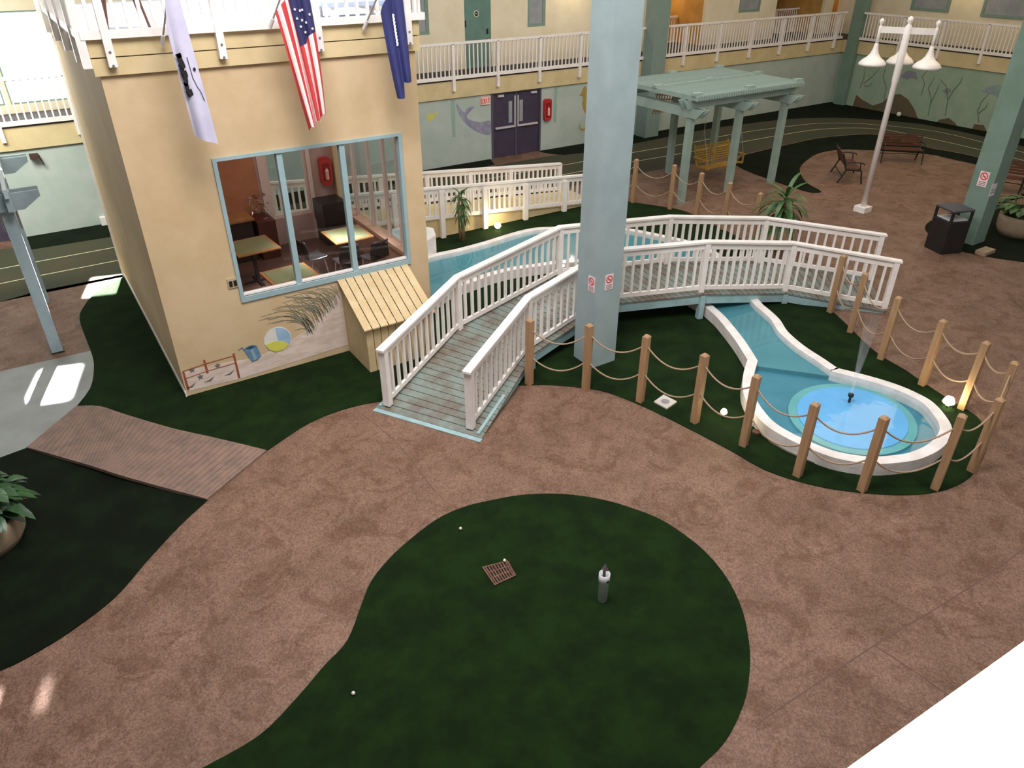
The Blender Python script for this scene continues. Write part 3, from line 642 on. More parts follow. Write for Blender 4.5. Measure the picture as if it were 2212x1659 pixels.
# ================================================================== rope fences
def rope_fence(label, posts, base):
    rf = thing('rope_fence', label, 'fence', base)
    for i, p in enumerate(posts):
        s = .052; h = 1.20; a = random.uniform(0, .5)
        mb = MB(); c, d = math.cos(a), math.sin(a)
        def r(x, y, z): return (x*c-y*d, x*d+y*c, z)
        mb.add([r(-s,-s,0), r(s,-s,0), r(s,s,0), r(-s,s,0), r(-s,-s,h), r(s,-s,h), r(s,s,h), r(-s,s,h), r(-s*.4,-s*.4,h+.03), r(s*.4,-s*.4,h+.03), r(s*.4,s*.4,h+.03), r(-s*.4,s*.4,h+.03)],
               [(3,2,1,0), (0,1,5,4), (1,2,6,5), (2,3,7,6), (3,0,4,7), (4,5,9,8), (5,6,10,9), (6,7,11,10), (7,4,8,11), (8,9,10,11)])
        put('post', mb.mesh('post', POSTW), rf, loc=(p[0], p[1], 0))
    for a, b in zip(posts, posts[1:]):
        a = Vector(a); b = Vector(b)
        L = (Vector((a.x-b.x, a.y-b.y))).length
        for z in (1.06, .56):
            sag = .29*min(1.2, L/1.15)
            pts = [(a.x+(b.x-a.x)*t/14, a.y+(b.y-a.y)*t/14, z-sag*(1-(2*t/14-1)**2)) for t in range(15)]
            MB().tube(pts, .013, 6).build('rope', ROPE, rf, smooth=True)
    return rf
fpx = [(1143,830),(1265,842),(1382,868),(1500,913),(1605,963),(1722,1028),(1861,1060),(2019,1056),(2098,1018),(2132,932),(2077,884),(1991,832),(1902,776),(1835.7,718),(1792.8,675)]
rope_fence('light wooden posts with looped ropes curving round the fountain pool', [tuple(G(*q)) for q in fpx], tuple(G(1720, 1030)))
rope_fence('light wooden posts with looped ropes behind the bridge beside the pergola', [(13.55,16.25,0),(14.09,15.27,0),(14.56,14.27,0),(14.60,13.31,0),(14.55,12.3,0),(14.5,11.3,0)], (14.3, 14, 0))

# ================================================================== right pergola
pg = thing('pergola', 'sage green slatted pergola on posts with a hanging swing', 'pergola', (17.5, 15.8, 0))
PXs = (15.19, 17.08, 18.97); PYs = (14.5, 16.98)
for x in PXs:
    for y in PYs: put('post', box_mesh('post', SAGE, .17, .17, 2.56), pg, loc=(x, y, 0))
    for dx in (-.1, .1):
        b0, b1 = PYs[0]-.55, PYs[1]+.55
        MB().slab([(x+dx-.02, b0, 2.58), (x+dx-.02, b1, 2.58), (x+dx-.02, b1-.25, 2.34), (x+dx-.02, b0+.25, 2.34)], .04, (-1, 0, 0)).build('cross_beam', SAGE, pg)
for y in (14.42, 14.62, 16.9, 17.08):
    MB().slab([(14.75, y, 2.80), (19.45, y, 2.80), (19.3, y, 2.58), (14.9, y, 2.58)], .04, (0, 1, 0)).build('long_beam', SAGE, pg)
ns = 46
sm = MB().box(-.026, .026, -1.62, 1.62, 0, .12).mesh('slat', SAGE)
for k in range(ns):
    put('slat', sm, pg, loc=(15.02+(19.2-15.02)*k/(ns-1), 15.78, 2.80))
for y in (15.78,):
    MB().box(15.0, 19.2, y-.05, y+.05, 2.92, 2.96).build('batten', SAGE, pg)
for x in (15.1, 17.1, 19.1):
    for y in (14.3, 15.78, 17.3): MB().box(x-.14, x+.14, y-.08, y+.08, 2.92, 2.99).build('cap_block', SAGE, pg)
# orange lattice panel hung behind the far beam
q0, q1 = PY(17.2, 1417, 186), PY(17.2, 1452, 241)
LM = mat('lattice_wood', (176, 116, 66), .6)
n_ = 7; wx = q1.x-q0.x; hz_ = q0.z-q1.z
for k in range(n_):
    x = q0.x+wx*(k+.5)/n_
    MB().bar((x-.08, 17.2, q1.z), (x+.08, 17.2, q0.z), .025, .012, (0, 1, 0)).build('lattice_strip', LM, pg)
    z = q1.z+hz_*(k+.5)/n_
    MB().bar((q0.x, 17.185, z+.05), (q1.x, 17.185, z-.05), .025, .012, (0, 1, 0)).build('lattice_strip', LM, pg)

def swing():
    sw = thing('hanging_swing', 'yellow slatted wooden bench swing hanging under the pergola', 'swing', (18.0, 15.9, .45))
    x0, x1 = 17.2, 18.75
    for k in range(8):
        z = .50+k*.062; y = 15.98+k*.022
        MB().box(x0, x1, y-.01, y+.01, z, z+.040).build('back_slat', YELLOWW, sw)
    for k in range(6): MB().box(x0, x1, 15.50+k*.075, 15.55+k*.075, .42-.006*k, .44-.006*k).build('seat_slat', YELLOWW, sw)
    for x in (x0+.05, (x0+x1)/2, x1-.05):
        MB().bar((x, 15.98, .38), (x, 16.18, 1.02), .04, .03).bar((x, 15.48, .41), (x, 16.0, .38), .04, .04).build('brace', YELLOWW, sw)
    for x in (x0-.01, x1+.01):
        MB().box(x-.035, x+.035, 15.48, 16.08, .66, .69).bar((x, 15.52, .4), (x, 15.52, .68), .04, .04).build('armrest', YELLOWW, sw)
        MB().tube([(x, 15.54, .69), (x, 15.8, 1.5), (x, 15.85, 2.79)], .008, 5).tube([(x, 16.06, .69), (x, 15.8, 1.5)], .008, 5).build('chain', STEEL, sw)
swing()
# left pergola
lp = thing('pergola', 'grey blue pergola post with notched beams at the left edge', 'pergola', (-.49, 14.42, 0))
MB().box(-.58, -.40, 14.33, 14.51, 0, 2.66).build('post', GREY, lp)
MB().box(-.58, -.40, 16.85, 17.03, 0, 2.66).build('post', GREY, lp)
MB().box(-2.9, -2.72, 14.33, 14.51, 0, 2.66).build('post', GREY, lp)
for y in (14.25, 14.50, 16.80, 17.0):
    MB().slab([(-3.4, y, 2.94), (.05, y, 2.94), (.05, y, 2.84), (-.22, y, 2.66), (-3.2, y, 2.66)], .04, (0, 1, 0)).build('beam', GREY, lp)
for k, x in enumerate((-.40, -.62, -1.0, -1.4, -1.8, -2.2)):
    MB().box(x-.03, x+.03, 13.9, 17.4, 2.94, 3.08).build('rafter', mat('rafter_grey', '#a9b6b8', .6), lp)
for x in (-.40, -.62): MB().box(x-.05, x+.05, 14.0, 14.2, 2.70, 3.02).build('cleat', GREY, lp)
for x in (-.60, -.36): MB().bar((x, 14.42, 2.3), (x+.0, 14.42, 2.66), .03, .08).build('bracket', STEEL, lp)
MB().box(-.60, -.38, 14.31, 14.53, .0, .02).build('post_foot', BLACK, lp)
wl = thing('wall_lamp', 'small dark metal wall bracket on the far left wall', 'bracket', (-.1, YB, 1.9))
a_ = PY(YB-.1, 62, 334); b_ = PY(YB-.1, 82, 333)
MB().box(a_.x, b_.x, YB-.22, YB-.0, a_.z-.10, a_.z).build('housing', mat('bracket_brown', '#3d2620', .6), wl)
MB().bar((b_.x, YB-.12, a_.z-.02), (b_.x+.06, YB-.12, a_.z-.28), .03, .03).build('arm', MATS['bracket_brown'], wl)

# ================================================================== street lamp
lm = thing('street_lamp', 'tall white lamp post with three bell shaped shades', 'street lamp', (18.84, 11.24, 0))
LB = Vector((18.84, 11.24, 0))
MB().box(LB.x-.17, LB.x+.17, LB.y-.17, LB.y+.17, 0, .16).build('base_block', WHITE, lm, bevel=.01)
MB().lathe(tuple(LB), [(.075, .16), (.07, 3.3), (.085, 3.35), (.085, 4.58), (.05, 4.63), (.035, 4.66), (.07, 4.71), (.06, 4.78), (.01, 4.82)], 16).build('pole', WHITE, lm, smooth=True)
bk = Vector((LB.x, LB.y, 0)).normalized()
dirx = Vector((bk.y, -bk.x, 0))
ZB = 4.50
for dv, ln in ((-dirx, .62), (dirx, .62), (bk, .62)):
    e = LB+dv*ln
    MB().bar(LB+Vector((0, 0, ZB)), e+Vector((0, 0, ZB)), .06, .14).build('arm', WHITE, lm)
    MB().lathe((e.x, e.y, 0), [(.04, 4.12), (.04, 4.58), (.02, 4.61), (.055, 4.66), (.05, 4.72), (.01, 4.75)], 12).build('drop_tube', WHITE, lm, smooth=True)
    MB().lathe((e.x, e.y, 0), [(.035, 4.2), (.05, 4.16), (.06, 4.08), (.10, 3.96), (.16, 3.88), (.26, 3.81), (.32, 3.74), (.33, 3.69), (.315, 3.69), (.24, 3.79), (.05, 3.90)], 20).build('lamp_shade', WHITE, lm, smooth=True)
    COL.objects  # shade done

# ================================================================== litter bin
lb = thing('litter_bin', 'black square litter bin with open sided top beside the green column', 'bin', (17.9, 8.4, 0))
ca, sa = math.cos(math.radians(-20)), math.sin(math.radians(-20))
def R2(cx, cy, x, y): return (cx+x*ca-y*sa, cy+x*sa+y*ca)
def rbox(mb, cx, cy, x0, x1, y0, y1, z0, z1):
    p = [R2(cx, cy, *q) for q in ((x0,y0),(x1,y0),(x1,y1),(x0,y1))]
    return mb.add([(x, y, z0) for x, y in p]+[(x, y, z1) for x, y in p], [(0,3,2,1),(4,5,6,7),(0,1,5,4),(1,2,6,5),(2,3,7,6),(3,0,4,7)])
bc = (17.93, 8.42)
rbox(MB(), *bc, -.29, .29, -.29, .29, .0, .78).build('bin_body', BLACK, lb, bevel=.02)
for sx in (-1, 1):
    for sy in (-1, 1): rbox(MB(), *bc, sx*.26-.025, sx*.26+.025, sy*.26-.025, sy*.26+.025, .78, 1.0).build('corner_bar', BLACK, lb)
rbox(MB(), *bc, -.30, .30, -.30, .30, 1.0, 1.06).build('lid', mat('bin_lid', '#3a393f', .5), lb, bevel=.03)
rbox(MB(), *bc, -.23, .23, -.23, .23, .78, .80).build('liner', mat('liner_white', '#b5b3b5', .5), lb)

# ================================================================== benches
def bench(label, loc, rz_, mslat=REDWOOD):
    b = thing('park_bench', label, 'bench', (0, 0, 0), None)
    for k in range(5): MB().box(-.62, .62, -.20+k*.085, -.13+k*.085, .42, .44).build('seat_slat', mslat, b)
    for k in range(5):
        z = .48+k*.075; y = .24+k*.03
        MB().box(-.62, .62, y, y+.02, z, z+.06).build('back_slat', mslat, b)
    for x in (-.63, .63):
        f = MB()
        f.bar((x, -.20, .40), (x, .24, .40), .035, .04).tube([(x, -.22, .40), (x, -.25, .2), (x, -.30, 0)], .022, 6).tube([(x, .22, .40), (x, .30, .2), (x, .40, 0)], .022, 6)
        f.tube([(x, .22, .38), (x, .30, .62), (x, .40, .88)], .022, 6).tube([(x, .28, .62), (x, .02, .64), (x, -.22, .62), (x, -.27, .57)], .02, 6).tube([(x, -.17, .42), (x, -.15, .62)], .016, 6)
        f.build('end_frame', BLACK, b)
    MB().bar((-.62, .30, .2), (.62, .30, .2), .02, .02).build('stretcher', BLACK, b)
    b.location = loc; b.rotation_euler = (0, 0, rz_); return b
# local -Y is the facing direction
b1 = bench('park bench with red slats seen from its side, left on the round paving', (21.35, 13.5, 0), math.radians(45))
for o in list(bpy.data.objects):
    if o.name.startswith('park_bench'): pass
b2 = copytree(b1, 'park bench facing the camera behind the lamp post', (24.45, 13.75, 0), math.radians(-43))
b3 = copytree(b1, 'dark park bench half hidden behind the green column with signs', (23.9, 10.3, 0), math.radians(-70))
b4 = copytree(b1, 'dark park bench cut off by the right edge above the round planter', (24.9, 9.2, 0), math.radians(-100))

# ================================================================== plants
def leaf_strip(p0, d, L, W_, droop, n=6):
    p0 = Vector(p0); d = Vector(d).normalized(); s = d.cross(Vector((0, 0, 1)))
    s = s.normalized() if s.length > .01 else Vector((1, 0, 0))
    vs = []; p = p0.copy(); v = d.copy()
    for i in range(n+1):
        t = i/n; w_ = W_*(math.sin(math.pi*min(1, t*.92+.08))**.7)*.5
        if i == n: w_ = .002
        fold = Vector((0, 0, .25*w_))
        vs += [p-s*w_+fold, p, p+s*w_+fold]
        v = (v+Vector((0, 0, -droop/n))).normalized(); p = p+v*(L/n)
    fs = []
    for i in range(n): fs += [(i*3, i*3+1, i*3+4, i*3+3), (i*3+1, i*3+2, i*3+5, i*3+4)]
    return MB().add(vs, fs)
def palm(name, label, base, h, crowns, L, W_, m, trunks=((0, 0),)):
    t = thing(name, label, 'plant', base)
    bx, by, _ = base
    for (dx, dy) in trunks: MB().tube([(bx+dx, by+dy, 0), (bx+dx*1.5, by+dy*1.2, h*.6), (bx+dx*.6, by+dy, h*.97)], [.035, .028, .015], 8).build('trunk', TRUNK, t, smooth=True)
    for (zc, nl, el, sc) in crowns:
        for k in range(nl):
            a = 2*math.pi*(k+random.random()*.6)/nl; e = el+random.uniform(-.2, .2)
            o = leaf_strip((bx, by, zc*h+random.uniform(-.06, .06)), (math.cos(a)*math.cos(e), math.sin(a)*math.cos(e), math.sin(e)), L*sc*random.uniform(.8, 1.1), W_, (2.4 if L < .5 else 1.5) if e < 1 else 1.2).build('leaf', m, t, smooth=True)
    return t
palm('dracaena', 'slim dracaena with drooping leaves on the turf beside the ramp', (8.54, 15.28, 0), 1.15, [(1, 7, 1.0, .8), (.92, 9, .5, 1), (.78, 10, .2, 1), (.62, 9, .1, .9), (.5, 6, -.1, .8)], .42, .06, LEAFD, ((.0, 0), (.05, .04), (-.05, .03)))
palm('dracaena', 'large leafy dracaena standing just behind the bridge near the lamp post', (14.45, 10.55, 0), 1.28, [(1.02, 7, .9, .8), (.97, 11, .45, .9), (.88, 13, .2, 1.0), (.76, 13, .05, 1.0), (.62, 12, -.05, .95)], .92, .10, LEAFD, ((.0, 0), (.06, .05)))
def planter(label, c, r, h, leaves):
    t = thing('potted_plant', label, 'plant', c); x, y, _ = c
    MB().lathe((x, y, 0), [(r*.82, 0), (r*.97, h*.35), (r, h*.8), (r*.98, h), (r*.88, h), (r*.86, h-.06), (.01, h-.06)], 32).build('planter', CLAY, t, smooth=True)
    MB().lathe((x, y, 0), [(r*.86, h-.08), (r*.86, h-.04)], 24).build('soil', SOIL, t)
    for k in range(leaves):
        a = random.uniform(0, 2*math.pi); e = random.uniform(.1, 1.3); rr_ = random.uniform(0, r*.7)
        p0 = (x+math.cos(a)*rr_, y+math.sin(a)*rr_, h-.05)
        st = Vector(p0)+Vector((math.cos(a)*.18*math.cos(e), math.sin(a)*.18*math.cos(e), .10+(.50 if leaves > 100 else .38)*math.sin(e)))
        mb = leaf_strip(st, (math.cos(a), math.sin(a), .25), random.uniform(.22, .38), random.uniform(.12, .2), 1.2, 5)
        mb.tube([p0, st], .006, 4); mb.build('leaf', LEAF if leaves > 60 else LEAFD, t, smooth=True)
planter('round stone planter with large glossy leaves cut off at the left edge', (-1.78, 9.3, 0), .50, .40, 120)
planter('round stone planter with dark foliage beside the green column at right', (20.55, 8.0, 0), .52, .5, 55)

# ================================================================== interior furniture
FZ = .70
def table(label, c, a, sx, sy):
    t = thing('cafe_table', label, 'table', (0, 0, 0))
    MB().box(-sx/2, sx/2, -sy/2, sy/2, .71, .745).build('edge_frame', TWOOD, t, bevel=.006)
    MB().box(-sx/2+.06, sx/2-.06, -sy/2+.06, sy/2-.06, .745, .75).build('table_top', TTOP, t)
    MB().box(-.03, .03, -.03, .03, .03, .71).build('pedestal', BLACK, t)
    MB().box(-.28, .28, -.03, .03, 0, .03).box(-.03, .03, -.28, .28, 0, .03).build('foot', BLACK, t)
    t.location = (c[0], c[1], FZ); t.rotation_euler = (0, 0, a); return t
table('cafe table by the side windows at the back of the room', (4.92, 13.48), 0, .80, .80)
table('cafe table nearest the dark cabinets on the left', (3.16, 13.88), .06, .82, .85)
table('cafe table right against the front window', (3.30, 12.14), .05, .82, .72)
def chair():
    t = thing('cafe_chair', 'black shell chair turned sideways in the window light', 'chair', (0, 0, 0))
    sh_ = mat('chair_shell', '#1a1618', .25)
    vs = []; prof = [(-.21, .46), (-.18, .445), (0, .44), (.17, .45), (.21, .50), (.235, .62), (.26, .76), (.28, .84)]
    for i, (y, z) in enumerate(prof):
        hw = .21 if i < 6 else .19
        for x in (-hw, -hw*.5, 0, hw*.5, hw): vs.append((x, y-.10*(abs(x)/hw)**2*(1 if i > 4 else 0)*.4, z+(.015*(abs(x)/hw)**2 if i < 4 else 0)))
    fs = [(i*5+k, i*5+k+1, i*5+k+6, i*5+k+5) for i in range(7) for k in range(4)]
    o = MB().add(vs, fs).build('seat_shell', sh_, t, smooth=True); sl = o.modifiers.new('s', 'SOLIDIFY'); sl.thickness = .012
    for x in (-.17, .17):
        for (y0, y1) in ((-.14, -.20), (.12, .22)):
            MB().tube([(x, y0, .44), (x*1.15, y1, 0)], .012, 6).build('leg', STEEL, t)
    MB().tube([(-.17, -.14, .43), (-.17, .12, .43)], .01, 5).tube([(.17, -.14, .43), (.17, .12, .43)], .01, 5).build('seat_frame', STEEL, t)
    return t
ch = chair(); ch.location = (4.16, 13.42, FZ); ch.rotation_euler = (0, 0, math.radians(100))
copytree(ch, 'black shell chair seen from behind in front of the back table', (4.62, 12.86, FZ), math.radians(180))
copytree(ch, 'black shell chair nearest the side windows', (5.15, 12.75, FZ), math.radians(190))
cb = thing('cabinet', 'dark cabinet under a tan counter at the left of the cafe room', 'cabinet', (3.2, 15.2, FZ))
MB().box(2.5, 3.5, 15.0, 15.55, FZ, FZ+.85).build('body', mat('cab_dark', '#2e1c1c', .5), cb)
MB().box(2.45, 3.55, 14.95, 15.55, FZ+.85, FZ+.89).build('counter', TWOOD, cb)
cb2 = thing('cabinet', 'low dark brown cabinet with a shiny bundle on top', 'cabinet', (3.75, 15.2, FZ))
MB().box(3.58, 3.95, 14.9, 15.55, FZ, FZ+.80).build('body', mat('cab_brown', '#4a1f16', .5), cb2)
cz = MB()
for k in range(60):
    p = Vector((3.72+random.uniform(-.17, .17), 15.15+random.uniform(-.2, .2), FZ+.89+random.uniform(0, .36)))
    q = [p+Vector((random.uniform(-.07, .07), random.uniform(-.07, .07), random.uniform(-.06, .06))) for _ in range(3)]; cz.quad(q)
cz.build('wrapped_bundle', mat('crinkled_foil', '#b49c90', .15, '#8e6f62', 30, metal=.6), label='crinkled shiny wrapped bundle on top of the brown cabinet', cat='bundle')
cb3 = thing('refuse_cabinet', 'black box cabinet in the back corner below the red extinguisher', 'cabinet', (5.25, 15.2, FZ))
MB().box(5.0, 5.5, 14.95, 15.5, FZ, FZ+.45).box(4.98, 5.52, 14.93, 15.52, FZ+.47, FZ+.92).build('body', BLACK, cb3)
def extinguisher(label, x0, x1, y, z0, z1):
    t = thing('extinguisher_cabinet', label, 'extinguisher', ((x0+x1)/2, y, z0))
    MB().slab([(x0, y-.12, z0+.07), (x0, y-.12, z1-.05), (x0+.05, y-.12, z1), (x1-.05, y-.12, z1), (x1, y-.12, z1-.05), (x1, y-.12, z0+.07), (x1-.06, y-.12, z0), (x0+.06, y-.12, z0)], .12, (0, -1, 0)).build('case', RED, t)
    cx = (x0+x1)/2; hh = z1-z0
    MB().box(x0+.05, x1-.05, y-.128, y-.12, z0+.12, z1-.12).build('window', mat('case_window', '#7c1c20', .2), t)
    MB().lathe((cx, y-.15, z0+hh*.25), [(.04, 0), (.04, hh*.3), (.015, hh*.36), (.015, hh*.4)], 10).build('bottle', mat('ext_highlight', '#d7a58e', .3), t)
extinguisher('red extinguisher cabinet on the wall right of the purple doors', 15.33, 15.62, YB, 1.02, 1.72)
extinguisher('red extinguisher cabinet on the cafe back wall seen through the window', 5.22, 5.47, 15.56, 1.85, 2.45)
ob_ = thing('outlet_box', 'small weathered electrical outlet box left of the big window', 'outlet', (2.2, BY0, 1.72))
MB().box(2.13, 2.29, BY0-.02, BY0, 1.69, 1.85).build('plate', mat('outlet_plate', '#a89a80', .5), ob_)
for k in range(2): MB().box(2.15+k*.07, 2.20+k*.07, BY0-.03, BY0-.02, 1.72, 1.81).build('socket', BLACK, ob_)

# ================================================================== flags
def flag(label, yb, Lx, Rx, zt, zb_, cmat, brk, tip, folds=5, amp=.05, bottom=None, uvmat=True, nseg=28, nlen=30):
    """cloth hanging between left/right edge curves (functions of t), pleated in depth"""
    t = thing('flag', label, 'flag', brk)
    b = Vector(brk); e = Vector(tip)
    MB().tube([b, e], .013, 8).build('pole', mat('pole_metal', '#a79f9a', .35, metal=.5), t)
    MB().tube([b, b+(e-b).normalized()*.14], .026, 8).build('bracket', mat('bracket_white', '#c9c4c6', .4), t)
    me = bpy.data.meshes.new('cloth'); vs = []; uv = []
    for j in range(nlen+1):
        v = j/nlen
        for i in range(nseg+1):
            u = i/nseg
            x = Lx(v)+(Rx(v)-Lx(v))*u
            top = zt(u); bot = zb_(u); z = top+(bot-top)*v
            y = yb+amp*math.sin(u*folds*math.pi*2+1.2*v+.6)*(0.4+.6*v) + .03*math.sin(3*v+u*2) - (zt(u)-zt(0))*.0
            vs.append((x+.015*math.cos(u*folds*math.pi*2+v), y, z)); uv.append((u, v))
    fs = [(j*(nseg+1)+i, j*(nseg+1)+i+1, (j+1)*(nseg+1)+i+1, (j+1)*(nseg+1)+i) for j in range(nlen) for i in range(nseg)]
    me.from_pydata(vs, [], fs); ul = me.uv_layers.new(name='UVMap')
    for p in me.polygons:
        p.use_smooth = True
        for li in p.loop_indices: ul.data[li].uv = uv[me.loops[li].vertex_index]
    me.materials.append(cmat); o = put('cloth', me, t)
    return t, o, vs, nseg, nlen
def stripes_mat():
    m = bpy.data.materials.new('flag_stripes'); m.use_nodes = True; nt = m.node_tree; b = nt.nodes['Principled BSDF']; b.inputs['Roughness'].default_value = .7
    u = nt.nodes.new('ShaderNodeUVMap'); s = nt.nodes.new('ShaderNodeSeparateXYZ'); nt.links.new(u.outputs[0], s.inputs[0])
    m1 = nt.nodes.new('ShaderNodeMath'); m1.operation = 'MULTIPLY'; m1.inputs[1].default_value = 4.5; nt.links.new(s.outputs['X'], m1.inputs[0])
    m2 = nt.nodes.new('ShaderNodeMath'); m2.operation = 'FRACT'; nt.links.new(m1.outputs[0], m2.inputs[0])
    m3 = nt.nodes.new('ShaderNodeMath'); m3.operation = 'GREATER_THAN'; m3.inputs[1].default_value = .5; nt.links.new(m2.outputs[0], m3.inputs[0])
    mx = nt.nodes.new('ShaderNodeMix'); mx.data_type = 'RGBA'; nt.links.new(m3.outputs[0], mx.inputs['Factor']); mx.inputs['A'].default_value = (*lin('#c23a3c'), 1); mx.inputs['B'].default_value = (*lin('#e6d6d4'), 1)
    cu = nt.nodes.new('ShaderNodeMath'); cu.operation = 'GREATER_THAN'; cu.inputs[1].default_value = .46; nt.links.new(s.outputs['X'], cu.inputs[0])
    cv = nt.nodes.new('ShaderNodeMath'); cv.operation = 'LESS_THAN'; cv.inputs[1].default_value = .40; nt.links.new(s.outputs['Y'], cv.inputs[0])
    ca_ = nt.nodes.new('ShaderNodeMath'); ca_.operation = 'MULTIPLY'; nt.links.new(cu.outputs[0], ca_.inputs[0]); nt.links.new(cv.outputs[0], ca_.inputs[1])
    my = nt.nodes.new('ShaderNodeMix'); my.data_type = 'RGBA'; nt.links.new(ca_.outputs[0], my.inputs['Factor']); nt.links.new(mx.outputs['Result'], my.inputs['A']); my.inputs['B'].default_value = (*lin('#2a2a58'), 1)
    nt.links.new(my.outputs['Result'], b.inputs['Base Color']); return m
FWH = mat('flag_white', (192, 189, 210), .7, (182, 179, 202), 3); FBL = mat('flag_navy', '#2b2f63', .7, '#252958', 3)
lerp = lambda a, b, t: a+(b-a)*t
def star(mb, c, r):
    c = Vector(c); pts = []
    for k in range(10):
        a = math.pi/2+k*math.pi/5; rr_ = r if k % 2 == 0 else r*.42
        pts.append(c+Vector((math.cos(a)*rr_, 0, math.sin(a)*rr_)))
    for k in range(10): mb.quad([c, pts[k], pts[(k+1) % 10]])
def cloth_pt(vs, ns_, nl, u, v, off=-.012):
    p = vs[round(v*nl)*(ns_+1)+round(u*ns_)]; return Vector((p[0], p[1]+off, p[2]))
YF = 10.75
# white flag
t, o, vs, a1, a2 = flag('white flag with a black emblem hanging at the left', YF, lambda v: lerp(1.92, 1.99, v), lambda v: lerp(2.12, 2.26, v), lambda u: 5.50+.75*u, lambda u: 4.20-.14*u, FWH,
     (1.94, 11.33, 5.27), (2.16, 10.65, 6.3), 1, .04)
em = MB()
for k in range(14):
    p = cloth_pt(vs, a1, a2, .30+.10*random.random(), .36+.022*k, -.02); em.quad([p+Vector((-.03-.02*random.random(), 0, .03)), p+Vector((.02, 0, .05)), p+Vector((.035, 0, -.03)), p+Vector((-.02, 0, -.045))])
em.build('emblem', BLACK, o)
dt = MB(); p = cloth_pt(vs, a1, a2, .78, .52, -.02); dt.quad([p+Vector((.018*math.cos(k*.7), 0, .022*math.sin(k*.7))) for k in range(9)])
dt.tube([cloth_pt(vs, a1, a2, .62+.38*abs(k/9-.4)*1.1 if k > 3 else .66, .44+.032*k, -.012) for k in range(10)], .004, 4)
dt.build('emblem_dot', BLACK, o)
# american flag
t, o, vs, a1, a2 = flag('red and white striped flag with a starred blue corner, middle of the three', YF, lambda v: lerp(3.30, 3.56, v**.9), lambda v: lerp(3.78, 3.82, v)+.03*math.sin(v*3), lambda u: 5.60+.5*u,
     lambda u: lerp(4.06, 4.30, u)+.10*abs(math.sin(u*9+.5))-.05, stripes_mat(), (3.36, 11.24, 5.40), (3.70, 10.65, 6.35), 3, .055)
stm = mat('star_white', '#e8e6ee', .6)
for (u, v) in ((.52,.12),(.52,.2),(.56,.28),(.60,.08),(.63,.16),(.66,.24),(.68,.34),(.75,.1),(.75,.2),(.78,.3),(.85,.14),(.88,.26),(.9,.36),(.94,.08)):
    mb = MB(); star(mb, cloth_pt(vs, a1, a2, u, v, -.02), .022); mb.build('star', stm, o)
# navy flag
t, o, vs, a1, a2 = flag('dark blue flag with a narrow white emblem, rightmost of the three', YF, lambda v: lerp(4.80, 4.98, v), lambda v: lerp(5.16, 5.22, v), lambda u: 5.55+.5*u,
     lambda u: 4.38 if u < .5 else 4.60, FBL, (4.78, 11.33, 5.30), (5.05, 10.65, 6.25), 2, .04)
em = MB()
for k in range(9):
    p = cloth_pt(vs, a1, a2, .45, .20+.032*k, -.03); em.quad([p+Vector((-.012, 0, .03)), p+Vector((.02, 0, .02)), p+Vector((.012, 0, -.02)), p+Vector((-.015, 0, -.025))])
em.build('emblem', stm, o)

# ================================================================== murals (flat paint on the walls)
def paint(name, pts, y, m, par, x=None, off=.004):
    if x is None: return MB().slab([(p[0], y-off, p[1]) for p in pts], .004, (0, -1, 0)).build(name, m, par)
    return MB().slab([(x-off, p[0], p[1]) for p in pts], .004, (-1, 0, 0)).build(name, m, par)
SAND = mat('mural_sand', '#cdbbb2', .8, '#b9a798', 3, stretch=(1, 1, 3))
FP = BY0
sand = [(1.14,.10),(1.14,.46),(1.5,.45),(1.9,.42),(2.3,.36),(2.6,.42),(2.9,.50),(3.2,.60),(3.5,.80),(3.75,1.02),(3.96,1.2),(3.96,.14),(3.0,.10),(2.0,.06)]
paint('mural_dune', sand, FP, SAND, tow)
RUSTP = mat('mural_rust', '#8f4a2c', .8); STARP = mat('mural_star', '#6b6160', .8); GRP = mat('mural_grass', (142, 138, 118), .8, (122, 124, 112), 8)
for x, z0, z1 in ((1.17,.12,.48),(1.52,.33,.58),(1.99,.08,.56)): paint('mural_post', [(x-.018,z0),(x+.02,z0),(x+.012,z1),(x-.018,z1)], FP, RUSTP, tow, off=.009)
for z in (.40, .54): MB().tube([(1.17, FP-.008, z-.06), (1.52, FP-.008, z-.03), (1.98, FP-.008, z-.02)], .006, 4).build('mural_wire', RUSTP, tow)
for (x, z) in ((1.30,.46),(1.40,.30),(1.70,.42)):
    mb = MB(); star(mb, (x, FP-.012, z), .055); mb.build('mural_starfish', STARP, tow)
for (x, z) in ((1.22,.18),(1.52,.20),(1.85,.22)): paint('mural_shell', [(x-.08,z-.02),(x,z),(x+.09,z+.04),(x+.02,z-.03)], FP, STARP, tow, off=.009)
bx_, bz_ = 2.74, .60
def disc_sector(a0, a1, r, m, nm, off):
    pts = [(bx_, bz_-.05)] if a1-a0 < 6 else []
    pts += [(bx_+r*math.cos(a0+(a1-a0)*k/16), bz_+r*1.0*math.sin(a0+(a1-a0)*k/16)) for k in range(17)]
    paint(nm, pts if a1-a0 < 6 else pts[:-1], FP, m, tow, off=off)
disc_sector(0, 2*math.pi, .235, mat('ball_white', '#c9c6c0', .7), 'mural_ball', .008)
disc_sector(-.75, 1.6, .22, mat('ball_blue', '#7f9dbb', .7, '#93abc2', 6), 'mural_ball_blue', .013)
paint('mural_ball_yellow', [(bx_-.22,bz_-.03),(bx_-.06,bz_-.01),(bx_+.1,bz_-.06),(bx_+.17,bz_-.14),(bx_+.06,bz_-.21),(bx_-.08,bz_-.21),(bx_-.18,bz_-.13)], FP, mat('ball_yellow', '#c2c04e', .7), tow, off=.018)
BKT = mat('mural_bucket', '#4d6f88', .7, '#6485a0', 8)
bp4 = [PY(FP, *q) for q in ((526,755),(532,749),(545,744),(554,746),(564,768),(556,777),(544,781))]
